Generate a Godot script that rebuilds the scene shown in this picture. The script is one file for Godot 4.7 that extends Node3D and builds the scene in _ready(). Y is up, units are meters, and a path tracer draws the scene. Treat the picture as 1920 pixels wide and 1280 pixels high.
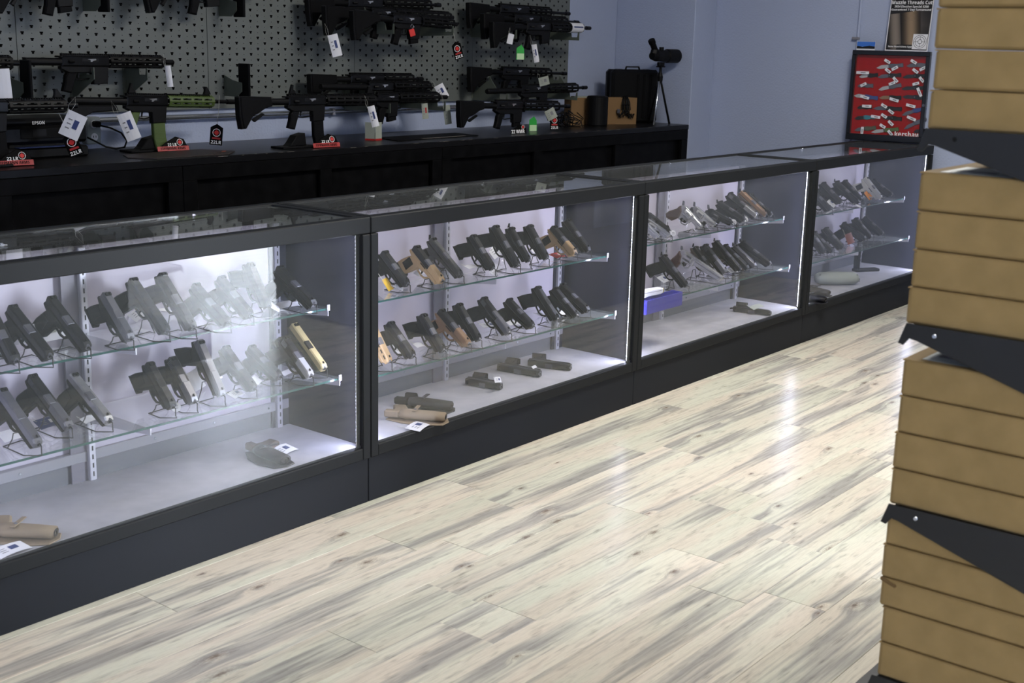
extends Node3D
# ---------------------------------------------------------------- the place
const W := 1.524
const H := 0.918
const D := 0.4545
const DECK := 0.188
const ORD := ["first", "second", "third", "fourth", "fifth", "sixth", "seventh", "eighth", "ninth", "tenth"]
const CASES := ["nearest showcase", "second showcase", "third showcase", "farthest showcase"]

func _ready() -> void:
	# camera
	var cam := Camera3D.new()
	cam.name = "camera"
	var lens := CameraAttributesPhysical.new()
	lens.frustum_focal_length = 44.6
	lens.frustum_focus_distance = 5.0
	lens.exposure_aperture = 9.0
	cam.attributes = lens
	cam.fov = 30.117
	cam.near = 0.05
	cam.far = 60.0
	cam.position = Vector3(-2.7235, 1.44876, 2.72871)
	cam.rotation = Vector3(-0.23278, -0.89803, 0.02475)
	add_child(cam)
	cam.current = true
	# sky and exposure
	var world := WorldEnvironment.new()
	var env := Environment.new()
	env.background_mode = Environment.BG_COLOR
	env.background_color = Color(0.55, 0.65, 0.8)
	env.background_energy_multiplier = 0.4
	env.tonemap_mode = Environment.TONE_MAPPER_LINEAR
	env.tonemap_exposure = 1.04
	env.sdfgi_enabled = true
	env.ssao_enabled = true
	env.ssil_enabled = true
	world.environment = env
	world.name = "environment"
	add_child(world)
	materials()
	lamps()
	room()
	floor_planks()
	pegboards()
	back_counter()
	for n in 4: showcase(n)
	pistols()
	deck_items()
	rifles()
	counter_items()
	poster_image()
	knife_display()
	shelf_unit()

func lamps() -> void:
	# ceiling panels over the sales floor, two rows; the back of the shop is dark
	for k in [[-3.6, 1.9, 0.14, "behind the viewer at the left"], [-0.9, 2.6, 0.12, "over the shelving with the cardboard boxes"], [1.8, 1.1, 1.75, "over the aisle before the farthest showcases"], [-3.6, 4.9, 0.35, "deep in the shop at the left"], [-0.6, 4.9, 0.6, "deep in the shop at the middle"], [2.4, 4.9, 0.9, "deep in the shop nearest the door"]]:
		var at := Vector3(k[0], 2.98, k[1])
		var o := thing("ceiling_light", "white ceiling panel light, %s" % k[3], "ceiling light", at, 0.0, "ceiling panel lights")
		var f := S()
		for s in [-1, 1]:
			box(f, Vector3(1.24, 0.03, 0.02), X(Vector3(0, -0.012, s * 0.31)), 0.004)
			box(f, Vector3(0.02, 0.03, 0.6), X(Vector3(s * 0.61, -0.012, 0)), 0.004)
		put("frame", f, M.white, o)
		put("diffuser", bx(Vector3(0, -0.008, 0), Vector3(1.2, 0.012, 0.6)), M.panel_glow, o)
		area(X(at + Vector3(0, -0.03, 0), Vector3(-PI / 2, 0, 0)), Vector2(1.2, 0.6), Color(1.0, 0.98, 0.95), 4.0 * 1.45 * k[2], "ceiling_panel_lamp")
	# daylight through the tall shop window near the front of the right wall
	area(X(Vector3(4.64, 1.1, 6.3), Vector3(0, PI / 2, 0)), Vector2(1.9, 2.0), Color(0.92, 0.95, 1.0), 100.0, "daylight")

func materials() -> void:
	mat("white", Color(0.86, 0.86, 0.84), 0.5)
	glow("panel_glow", Color(1.0, 0.98, 0.93), 2.5)
	glow("sky_glow", Color(0.9, 0.95, 1.0), 26.0)
	glow("led_glow", Color(0.86, 0.88, 1.0), 24.0)
	var wall := mat("wall_paint", Color(0.66, 0.70, 0.80), 0.75)
	wall.normal_enabled = true
	wall.normal_texture = noise_tex(3, 0.04, Color.BLACK, Color.WHITE, 512, true)
	wall.normal_scale = 0.5
	triplanar(wall, 3.0)
	mat("ceiling_paint", Color(0.62, 0.62, 0.61), 0.9)
	mat("peg_steel", Color(0.395, 0.415, 0.405), 0.5, 0.0)
	mat("frame", Color(0.115, 0.122, 0.128), 0.58, 0.0, 0.3)
	mat("frame_kick", Color(0.12, 0.13, 0.15), 0.6, 0.0, 0.3)
	mat("end_panel", Color(0.13, 0.135, 0.185), 0.28)
	mat("stile_grey", Color(0.40, 0.39, 0.44), 0.4)
	mat("back_panel", Color(0.66, 0.64, 0.7), 0.45)
	mat("track", Color(0.5, 0.5, 0.53), 0.4)
	mat("track_low", Color(0.36, 0.37, 0.40), 0.4)
	var deck := mat("deck", Color(1, 1, 1), 0.55)
	deck.albedo_texture = noise_tex(9, 0.012, Color(0.61, 0.61, 0.64), Color(0.67, 0.67, 0.70), 512)
	triplanar(deck, 1.5)
	mat("standard", Color(0.72, 0.72, 0.76), 0.35, 0.4)
	mat("chrome", Color(0.75, 0.77, 0.8), 0.2, 0.9)
	mat("slot_dark", Color(0.02, 0.02, 0.025), 0.8)
	glass("pane", Color(0.97, 1.0, 0.99), 0.02).metallic_specular = 0.38
	glass("pane_top", Color(0.97, 1.0, 0.99), 0.03)
	glass("shelf_glass", Color(0.92, 0.98, 0.97), 0.05)
	mat("glass_edge", Color(0.16, 0.30, 0.28), 0.12)
	var cab := mat("cabinet", Color(1, 1, 1), 0.4)
	cab.albedo_texture = noise_tex(12, 0.02, Color(0.03, 0.03, 0.034), Color(0.07, 0.07, 0.075), 256)
	cab.metallic_specular = 0.18
	triplanar(cab, 2.0)
	mat("cabinet_top", Color(0.06, 0.06, 0.066), 0.3, 0.0, 0.35)
	mat("chip", Color(0.42, 0.4, 0.38), 0.8)
	mat("mat_brown", Color(0.16, 0.125, 0.11), 0.5)
	# gun finishes
	mat("polymer", Color(0.06, 0.06, 0.066), 0.6, 0.0, 0.2)
	mat("dark_steel", Color(0.10, 0.10, 0.11), 0.4, 0.0, 0.3)
	mat("grey_steel", Color(0.33, 0.33, 0.36), 0.35, 0.3)
	mat("silver", Color(0.72, 0.72, 0.73), 0.25, 0.8)
	mat("tan", Color(0.60, 0.49, 0.34), 0.55)
	mat("tan_dark", Color(0.48, 0.36, 0.25), 0.5)
	mat("sand", Color(0.72, 0.66, 0.47), 0.5)
	mat("olive", Color(0.24, 0.25, 0.17), 0.6)
	mat("wood_red", Color(0.24, 0.075, 0.05), 0.4)
	mat("wood_brown", Color(0.22, 0.13, 0.075), 0.45)
	mat("pale_grey", Color(0.62, 0.62, 0.63), 0.5)
	mat("green", Color(0.27, 0.34, 0.15), 0.55)
	mat("black", Color(0.045, 0.045, 0.05), 0.5, 0.0, 0.3)
	mat("black_gloss", Color(0.04, 0.04, 0.045), 0.3, 0.0, 0.35)
	mat("bore", Color(0.008, 0.008, 0.008), 0.9)
	var sp := mat("speckle", Color(1, 1, 1), 0.5)
	sp.albedo_texture = noise_tex(5, 0.12, Color(0.01, 0.01, 0.012), Color(0.32, 0.32, 0.33), 128)
	triplanar(sp, 14.0)
	mat("wire", Color(0.035, 0.035, 0.04), 0.4)
	mat("card", Color(0.84, 0.84, 0.86), 0.6)
	mat("card_grey", Color(0.58, 0.6, 0.56), 0.6)
	mat("card_blue", Color(0.16, 0.22, 0.42), 0.5)
	mat("card_red", Color(0.62, 0.07, 0.06), 0.5)
	mat("card_black", Color(0.03, 0.03, 0.03), 0.5, 0.0, 0.15)
	mat("print_red", Color(0.78, 0.12, 0.1), 0.6)
	mat("sign_red", Color(0.95, 0.45, 0.4), 0.6)
	mat("print_white", Color(0.9, 0.9, 0.9), 0.6)
	mat("print_grey", Color(0.45, 0.45, 0.47), 0.6)
	mat("yellow", Color(0.85, 0.68, 0.12), 0.5)
	mat("orange", Color(0.9, 0.56, 0.13), 0.5)
	mat("rust", Color(0.52, 0.26, 0.16), 0.5)
	mat("bright_green", Color(0.12, 0.62, 0.22), 0.5)
	mat("pale_green", Color(0.72, 0.84, 0.66), 0.5)
	mat("hook_steel", Color(0.33, 0.355, 0.32), 0.5)
	mat("string", Color(0.75, 0.75, 0.72), 0.8)
	mat("tray_blue", Color(0.13, 0.12, 0.55), 0.35)
	mat("outlet", Color(0.5, 0.53, 0.54), 0.4)
	mat("holster_tan", Color(0.50, 0.44, 0.36), 0.8)
	mat("holster_dark", Color(0.10, 0.09, 0.085), 0.6)
	var cb := mat("cardboard", Color(1, 1, 1), 0.85)
	cb.albedo_texture = noise_tex(21, 0.02, Color(0.57, 0.475, 0.30), Color(0.63, 0.525, 0.34), 256)
	triplanar(cb, 3.0)
	mat("cardboard_dark", Color(0.42, 0.33, 0.2), 0.9)
	mat("cardboard_brown", Color(0.50, 0.385, 0.25), 0.85)
	mat("shelf_black", Color(0.085, 0.088, 0.092), 0.5)
	mat("sticker", Color(0.7, 0.73, 0.72), 0.5)
	mat("knife_red", Color(0.58, 0.0, 0.0), 0.7, 0.0, 0.1)
	glass("pane_case", Color(0.97, 1.0, 0.99), 0.01).metallic_specular = 0.22
	mat("knife_frame", Color(0.02, 0.02, 0.022), 0.3)
	mat("teal", Color(0.1, 0.42, 0.48), 0.5)
	mat("blue", Color(0.12, 0.2, 0.45), 0.5)

func room() -> void:
	var f := struct("floor", b2(Vector3(-6.2, -0.2, -2.4), Vector3(4.9, -0.004, 8.2)), M.slot_dark)
	f.name = "floor"
	struct("ceiling", b2(Vector3(-6.2, 3.0, -2.4), Vector3(4.9, 3.2, 8.2)), M.ceiling_paint)
	struct("wall_back", b2(Vector3(-6.2, 0, -2.4), Vector3(4.9, 3.0, -2.15)), M.wall_paint)
	var rw := S()
	box(rw, Vector3(0.22, 3.0, 7.5), X(Vector3(4.79, 1.5, 1.6)))
	box(rw, Vector3(0.22, 3.0, 0.75), X(Vector3(4.79, 1.5, 7.625)))
	box(rw, Vector3(0.22, 0.82, 1.9), X(Vector3(4.79, 2.59, 6.3)))
	box(rw, Vector3(0.22, 0.08, 1.9), X(Vector3(4.79, 0.04, 6.3)))
	struct("wall_right", rw, M.wall_paint)
	struct("wall_left", b2(Vector3(-6.2, 0, -2.15), Vector3(-6.0, 3.0, 8.0)), M.wall_paint)
	# the pier in the back right corner
	struct("trim_1", b2(Vector3(4.42, 0, -2.15), Vector3(4.68, 3.0, -1.552), 0.004), M.wall_paint)
	struct("wall_front", b2(Vector3(-6.2, 0, 8.0), Vector3(4.9, 3.0, 8.2)), M.wall_paint)
	var w := thing("window_1", "tall shop window in the right wall towards the front", "window", Vector3(4.72, 0.08, 6.3))
	w.set_meta("kind", "structure")
	put("pane", bx(Vector3(0.03, 1.05, 0), Vector3(0.01, 2.1, 1.86)), M.sky_glow, w)
	var fr := S()
	for t in [-1, 1]: box(fr, Vector3(0.05, 2.1, 0.05), X(Vector3(0, 1.05, t * 0.925)), 0.005)
	for y in [0.02, 2.08]: box(fr, Vector3(0.05, 0.04, 1.8), X(Vector3(0, y, 0)), 0.005)
	put("frame", fr, M.frame, w)

func wood_image(seed_: int) -> ImageTexture:
	var w := 1024
	var h := 512
	var img := Image.create(w, h, true, Image.FORMAT_RGB8)
	var n1 := FastNoiseLite.new()
	n1.seed = seed_; n1.frequency = 1.0; n1.fractal_octaves = 4
	var n2 := FastNoiseLite.new()
	n2.seed = seed_ + 50; n2.frequency = 1.0; n2.fractal_octaves = 3
	var rng := RandomNumberGenerator.new()
	rng.seed = seed_ * 77
	var knots := []
	for k in 15: knots.append(Vector3(rng.randf() * 2.6, rng.randf() * 0.72, rng.randf_range(0.006, 0.014)))
	var cells := {}
	for k in knots:
		for cx in range(int((k.x - 0.2) / 0.1), int((k.x + 0.2) / 0.1) + 1):
			for cy in range(int((k.y - 0.1) / 0.1), int((k.y + 0.1) / 0.1) + 1):
				var key := Vector2i(cx, cy)
				if not cells.has(key): cells[key] = []
				cells[key].append(k)
	var cream := Vector3(0.89, 0.88, 0.81)
	var warm := Vector3(0.90, 0.855, 0.79)
	var grey := Vector3(0.68, 0.665, 0.64)
	var brown := Vector3(0.42, 0.36, 0.32)
	for j in h:
		var y := 0.72 * j / h
		for i in w:
			var x := 2.6 * i / w
			var bend := 0.0
			var kd := 0.0
			for k in cells.get(Vector2i(int(x / 0.1), int(y / 0.1)), []):
				var dx: float = (x - k.x) / 2.6
				var dy: float = y - k.y
				var d: float = sqrt(dx * dx + dy * dy) / k.z
				bend += exp(-d * d * 0.25) * 0.5
				kd += exp(-d * d * 3.0) * 0.55 + exp(-d * d * 0.4) * 0.30 * (0.5 + 0.5 * sin(d * 8.0 + n2.get_noise_2d(x * 40.0, y * 90.0) * 6.0))
			var broad := n1.get_noise_2d(x * 0.65, y * 8.5 + bend)
			var mid := n2.get_noise_2d(x * 2.0 + 40.0, y * 55.0 + bend * 2.0)
			var fine := n1.get_noise_2d(x * 11.0 + 90.0, y * 420.0 + bend * 8.0)
			var blot := n2.get_noise_2d(x * 7.0 + 20.0, y * 30.0)
			var tone := n2.get_noise_2d(x * 0.9 + 7.0, y * 6.0)
			var c := cream.lerp(warm, clampf(0.5 + tone * 1.4, 0, 1))
			c = c.lerp(grey, clampf(broad * 1.9 + mid * 0.5 + 0.06, 0, 0.9))
			c *= 1.0 - clampf(mid, 0, 1) * 0.10 - clampf(fine * 0.7, 0, 1) * 0.16 - clampf(blot * 1.6 - 0.35, 0, 1) * 0.22 * clampf(fine + 0.6, 0, 1)
			c = c.lerp(brown, clampf(kd, 0, 0.7))
			img.set_pixel(i, j, Color(c.x, c.y, c.z))
	img.generate_mipmaps()
	return ImageTexture.create_from_image(img)

func floor_planks() -> void:
	var root: Node3D = get_node("floor")
	var mats := []
	for k in 2:
		var tex := wood_image(11 + k)
		for tone in [Color(1, 1, 1), Color(0.95, 0.955, 0.95)]:
			var m := mat("plank_wood_%d_%d" % [k, mats.size()], tone, 0.27)
			m.albedo_texture = tex
			mats.append(m)
	var rng := RandomNumberGenerator.new()
	rng.seed = 5
	var pw := 0.18
	var pl := 1.22
	var offs := {-5: 0.4, -4: 0.9, -3: 0.2, -2: 0.7, -1: 1.05, 0: 0.324, 1: -0.19, 2: -0.08, 3: 0.505, 4: 0.9, 5: 0.33, 6: 0.135}
	var meshes := {}
	for r in range(-12, 45):
		var z0 := 0.015 + pw * r
		var off: float = offs.get(r, rng.randf() * pl)
		var seen := r >= 0 and r < 15
		if r < -4 or r > 26: seen = false
		for k in range(-6, 5):
			var x0 := off + pl * k
			if x0 > 4.68 or x0 + pl < -5.9: continue
			var x1 := minf(x0 + pl, 4.68)
			x0 = maxf(x0, -5.99)
			if x1 - x0 < 0.02 or z0 < -2.15: continue
			var v := rng.randi() % 14
			var mi := rng.randi() % mats.size()
			var key := "%d_%.3f" % [v, x1 - x0]
			if not meshes.has(key): meshes[key] = plank_mesh(x1 - x0, pw, v)
			var o := inst("plank", meshes[key], mats[mi], root)
			o.position = Vector3((x0 + x1) / 2, 0, z0 + pw / 2)

func plank_mesh(l: float, w: float, v: int) -> ArrayMesh:
	var g := 0.0004
	var b := 0.0009
	var a := Vector2(l / 2 - g, w / 2 - g)
	var t := a - Vector2(b, b)
	var u0 := fmod(v * 0.371, 1.0)
	var v0 := 0.25 * (v % 4) + 0.003
	var st := S()
	var uv := func(p: Vector3) -> Vector2: return Vector2(u0 + (p.x + l / 2) / 2.6, v0 + (p.z + w / 2) / 0.73)
	var ring := [[Vector3(-a.x, -0.003, -a.y), Vector3(a.x, -0.003, -a.y), Vector3(a.x, -0.003, a.y), Vector3(-a.x, -0.003, a.y)], [Vector3(-a.x, -0.0012, -a.y), Vector3(a.x, -0.0012, -a.y), Vector3(a.x, -0.0012, a.y), Vector3(-a.x, -0.0012, a.y)], [Vector3(-t.x, 0, -t.y), Vector3(t.x, 0, -t.y), Vector3(t.x, 0, t.y), Vector3(-t.x, 0, t.y)]]
	for k in 2:
		for i in 4:
			var j := (i + 1) % 4
			for p in [ring[k][i], ring[k][j], ring[k + 1][j], ring[k][i], ring[k + 1][j], ring[k + 1][i]]:
				st.set_uv(uv.call(p)); st.add_vertex(p)
	for i in [0, 1, 2, 0, 2, 3]:
		st.set_uv(uv.call(ring[2][i])); st.add_vertex(ring[2][i])
	st.generate_normals()
	return st.commit()

# ---------------------------------------------------------------- pegboard
func pegboards() -> void:
	var edges := [-0.83, 0.12, 1.0705, 2.0095, 2.945, 3.874]
	var names := ["far left", "left", "middle", "right of the middle", "right end"]
	for k in 5:
		var o := thing("pegboard_panel", ["steel pegboard panel cut off by the left edge of the picture", "grey steel slotted pegboard panel behind the short buffer-tube pistol on the wall", "grey steel slotted pegboard panel with the black padded hooks on its left", "grey steel slotted pegboard panel behind the crowded middle rifles", "grey steel slotted pegboard panel ending at the blue wall on the right"][k], "pegboard", Vector3(edges[k], 1.105, -2.13))
		var w: float = edges[k + 1] - edges[k] - 0.003
		var cu := 0.0427
		var cv := 0.0512
		var cols := int(w / cu)
		var rows := 14
		var mx := (w - cols * cu) / 2
		var my := 0.03
		var top := my * 2 + rows * cv
		var st := S()
		var q := func(x0: float, y0: float, x1: float, y1: float) -> void:
			if x1 - x0 < 1e-5 or y1 - y0 < 1e-5: return
			face(st, [Vector3(x0, y0, 0), Vector3(x1, y0, 0), Vector3(x1, y1, 0), Vector3(x0, y1, 0)], Vector3(x0, y0, -1))
		q.call(0.0, 0.0, mx, top)
		q.call(w - mx, 0.0, w, top)
		for c in cols:
			var x := mx + c * cu
			var m := x + cu / 2
			var shift := (cv / 2 if c % 2 == 1 else 0.0)
			var y := my + shift
			var here := rows - (c % 2)
			q.call(x, 0.0, x + cu, y)
			for r in here:
				var a := y + r * cv
				# dot, then the slot: a wide upper half above a narrower one
				var d0 := a + 0.012
				var s0 := a + 0.034
				q.call(x, a, x + cu, d0)
				q.call(x, d0, m - 0.0016, d0 + 0.0032); q.call(m + 0.0016, d0, x + cu, d0 + 0.0032)
				q.call(x, d0 + 0.0032, x + cu, s0)
				q.call(x, s0, m - 0.0050, s0 + 0.0065); q.call(m + 0.0050, s0, x + cu, s0 + 0.0065)
				q.call(x, s0 + 0.0065, m - 0.0080, s0 + 0.0125); q.call(m + 0.0080, s0 + 0.0065, x + cu, s0 + 0.0125)
				q.call(x, s0 + 0.0125, x + cu, a + cv)
			q.call(x, y + here * cv, x + cu, top)
		# folded edges
		for e in [[0.0, 0.0, w, 0.0], [0.0, top, w, top], [0.0, 0.0, 0.0, top], [w, 0.0, w, top]]:
			face(st, [Vector3(e[0], e[1], 0), Vector3(e[2], e[3], 0), Vector3(e[2], e[3], -0.018), Vector3(e[0], e[1], -0.018)], Vector3(w / 2, top / 2, -0.01))
		put("face_sheet", st, M.peg_steel, o)
		put("backing", b2(Vector3(0.004, 0.004, -0.0195), Vector3(w - 0.004, top - 0.004, -0.0165)), M.slot_dark, o)
	# bright pipe along the wall under the boards
	var c := thing("conduit_pipe", "bright metal conduit pipe running along the wall under the pegboard", "pipe", Vector3(-0.9, 1.071, -2.128))
	put("pipe", lt([0, 0, 0, 0.0125, 3.75, 0.0125, 3.75, 0], Transform3D.IDENTITY, 14), M.chrome, c)
	for x in [0.35, 1.55, 2.75]: put("clamp", bx(Vector3(x, 0, -0.004), Vector3(0.018, 0.034, 0.032), 0.003), M.track, c)

# ---------------------------------------------------------------- back counter
func back_counter() -> void:
	var top := thing("back_countertop", "long black worktop with worn front edge along the back wall", "countertop", Vector3(0, 0.92, -1.85))
	put("slab", b2(Vector3(-1.6, 0, -0.295), Vector3(4.415, 0.031, 0.3), 0.003), M.cabinet_top, top)
	var rng := RandomNumberGenerator.new()
	rng.seed = 8
	for k in 26:
		var x := rng.randf_range(0.45, 4.2)
		put("chip", bx(Vector3(x, rng.randf_range(0.0285, 0.0305), 0.2997), Vector3(rng.randf_range(0.004, 0.05), 0.0016, 0.0018)), M.chip, top)
	var xs := [-1.1, 0.476, 2.052, 4.41]
	for k in 3:
		var l: float = xs[k + 1] - xs[k] - 0.003
		var o := thing("base_cabinet", ["black base cabinet under the printer at the left", "black base cabinet under the rifle on its magazine stand", "black base cabinet running to the wall at the right"][k], "cabinet", Vector3(xs[k], 0, -1.84))
		put("side_panel", b2(Vector3(0, 0, -0.29), Vector3(0.02, 0.919, 0.27), 0.002), M.cabinet, o)
		put("side_panel", b2(Vector3(l - 0.02, 0, -0.29), Vector3(l, 0.919, 0.27), 0.002), M.cabinet, o)
		put("back_panel", b2(Vector3(0.02, 0.05, -0.29), Vector3(l - 0.02, 0.9, -0.28)), M.cabinet, o)
		put("top_rail", b2(Vector3(0.0, 0.86, 0.27), Vector3(l, 0.9195, 0.29), 0.002), M.cabinet, o)
		put("toe_board", b2(Vector3(0.0, 0.0, 0.24), Vector3(l, 0.1, 0.26), 0.002), M.cabinet, o)
		put("shelf_board", b2(Vector3(0.02, 0.44, -0.28), Vector3(l - 0.02, 0.46, 0.22), 0.002), M.cabinet, o)
		var n := 2 if l < 2 else 3
		for s in n + 1:
			var cx := clampf(l * s / n, 0.035, l - 0.035)
			put("stile", b2(Vector3(cx - 0.035, 0.1, 0.27), Vector3(cx + 0.035, 0.86, 0.2898), 0.002), M.cabinet, o)
		for s in n:
			put("inset_panel", b2(Vector3(l * s / n + 0.02, 0.1, 0.25), Vector3(l * (s + 1) / n - 0.02, 0.86, 0.262)), M.cabinet, o)

# ---------------------------------------------------------------- showcases
const UPPER := [0.625, 0.615, 0.626, 0.605]
const LOWER := [0.409, 0.385, 0.39, 0.378]
func showcase(n: int) -> void:
	var o := thing("display_case", ["glass showcase nearest the left with the broad white reflection in its front", "glass showcase second from the left with tan pistols on both shelves", "glass showcase third from the left holding the silver revolvers", "farthest glass showcase under the red knife display"][n], "showcase", Vector3(W * (n - 1), 0, 0), 0.0, "row of glass showcases")
	var l := W - 0.002
	put("kick_base", b2(Vector3(0, 0, -D + 0.02), Vector3(l, 0.15, -0.012), 0.002), M.frame_kick, o)
	put("bottom_rail", b2(Vector3(0.032, 0.15, -0.03), Vector3(l - 0.032, 0.1885, -0.001), 0.003), M.frame, o)
	put("front_post", b2(Vector3(0, 0.15, -0.032), Vector3(0.034, 0.866, 0), 0.003), M.frame, o)
	put("front_post", b2(Vector3(l - 0.034, 0.15, -0.032), Vector3(l, 0.866, 0), 0.003), M.frame, o)
	put("rear_post", b2(Vector3(0, 0.15, -D), Vector3(0.034, 0.866, -D + 0.03), 0.003), M.frame, o)
	put("rear_post", b2(Vector3(l - 0.034, 0.15, -D), Vector3(l, 0.866, -D + 0.03), 0.003), M.frame, o)
	var fr := S()
	box(fr, Vector3(l, 0.05, 0.04), X(Vector3(l / 2, H - 0.025, -0.02)), 0.003)
	box(fr, Vector3(l, 0.05, 0.035), X(Vector3(l / 2, H - 0.025, -D + 0.0175)), 0.003)
	for x in [0.0175, l - 0.0175]: box(fr, Vector3(0.035, 0.0496, D - 0.074), X(Vector3(x, H - 0.0252, -D / 2)), 0.003)
	put("top_frame", fr, M.frame, o)
	put("deck_board", b2(Vector3(0.004, 0.165, -D + 0.03), Vector3(l - 0.004, DECK, -0.03)), M.deck, o)
	put("glass_front", b2(Vector3(0.034, 0.1885, -0.015), Vector3(l - 0.034, 0.868, -0.010)), M.pane, o)
	put("glass_top", b2(Vector3(0.036, H - 0.009, -D + 0.037), Vector3(l - 0.036, H - 0.004, -0.042)), M.pane_top, o)
	put("end_panel", b2(Vector3(0.002, DECK, -D + 0.03), Vector3(0.012, 0.868, -0.033)), M.end_panel, o)
	put("end_panel", b2(Vector3(l - 0.012, DECK, -D + 0.03), Vector3(l - 0.002, 0.868, -0.033)), M.end_panel, o)
	# two sliding doors at the back, the left one nearer
	var z := -0.375
	put("sliding_door", b2(Vector3(0.014, 0.275, z - 0.022), Vector3(l * 0.49, 0.866, z - 0.014)), M.back_panel, o)
	put("sliding_door", b2(Vector3(l * 0.47, 0.275, z - 0.010), Vector3(l - 0.014, 0.866, z - 0.002)), M.back_panel, o)
	var tr := put("door_track", b2(Vector3(0.013, 0.245, z - 0.03), Vector3(l - 0.013, 0.277, z + 0.006), 0.002), M.track, o)
	var sc := S()
	for k in 7: lathe(sc, [0, 0.004, 0.002, 0.0035, 0.002, 0], X(Vector3(0.1 + 0.22 * k, 0.261, z + 0.006), Vector3(0, -PI / 2, 0)), 8)
	put("screws", sc, M.chrome, tr)
	put("lower_rail", b2(Vector3(0.013, DECK, z - 0.03), Vector3(l - 0.013, 0.245, z - 0.006)), M.track_low, o)
	put("centre_stile", b2(Vector3(l / 2 - 0.062, DECK, z - 0.003), Vector3(l / 2 + 0.012, 0.866, z + 0.003)), M.stile_grey, o)
	put("side_stile", b2(Vector3(l - 0.085, DECK, z - 0.003), Vector3(l - 0.013, 0.866, z + 0.003)), M.end_panel, o)
	put("side_stile", b2(Vector3(0.013, DECK, z - 0.003), Vector3(0.085, 0.866, z + 0.003)), M.stile_grey, o)
	# slotted standards and glass shelves on brackets
	for x in [0.06, l / 2, l - 0.06]:
		var s := put("shelf_standard", b2(Vector3(x - 0.011, DECK, z), Vector3(x + 0.011, 0.866, z + 0.016), 0.002), M.standard, o)
		var sl := S()
		for k in 26: box(sl, Vector3(0.004, 0.014, 0.0012), X(Vector3(x, DECK + 0.02 + k * 0.0255, z + 0.0162)))
		put("slots", sl, M.slot_dark, s)
	for k in 2:
		var y: float = UPPER[n] if k == 0 else LOWER[n]
		var zf := -0.13 if k == 0 else -0.08
		var g := put("glass_shelf", b2(Vector3(0.05, y - 0.006, z + 0.018), Vector3(l - 0.05, y, zf - 0.001)), M.shelf_glass, o)
		put("shelf_edge", b2(Vector3(0.05, y - 0.006, zf - 0.001), Vector3(l - 0.05, y, zf)), M.glass_edge, g)
		for x in [0.06, l / 2, l - 0.06]:
			var b := S()
			prism(b, V([z + 0.016, y - 0.0065, z + 0.016, y - 0.05, zf + 0.004, y - 0.024, zf + 0.004, y - 0.0065]), -0.0015, 0.0015, Transform3D(Basis(Vector3(0, 0, 1), Vector3(0, 1, 0), Vector3(-1, 0, 0)), Vector3(x, 0, 0)))
			if x != l / 2: box(b, Vector3(0.012, 0.02, 0.003), X(Vector3(x, y + 0.002, zf + 0.0055)), 0.001)
			put("shelf_bracket", b, M.standard, g)
	# light strips up the inside of both front posts, turned towards the back of the case
	for s in [-1, 1]:
		var at := Vector3(l - 0.0385 if s == 1 else 0.0385, 0.528, -0.026)
		var turn := Basis(UP, s * 0.70)            # faces along its own -z
		var st := put("led_strip", bx(at, Vector3(0.010, 0.672, 0.0015), 0.0, Vector3(0, s * 0.70, 0)), M.white, o)
		var dots := S()
		for k in 56: box(dots, Vector3(0.008, 0.006, 0.0003), Transform3D(turn, at + turn * Vector3(0, -0.328 + k * 0.01195, -0.0008)))
		put("led_diode", dots, M.led_glow, st).set_meta("kind", "stuff")
		area(Transform3D(turn, at + Vector3(W * (n - 1), 0, 0) + turn * Vector3(0, 0, -0.003)), Vector2(0.008, 0.67), Color(0.86, 0.88, 1.0), 0.22, "led_strip_lamp")
# ---------------------------------------------------------------- pistols
# profile plane: x forward along the bore, y up; extruded sideways
var SIDE := Transform3D(Basis(Vector3(0, 0, 1), UP, Vector3(-1, 0, 0)), Vector3.ZERO)
func side(a: Array, w: float, bev := 0.0, cx := 0.0) -> SurfaceTool:
	var st := S()
	prism(st, V(a), -w / 2 - cx, w / 2 - cx, SIDE, bev)
	return st

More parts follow.
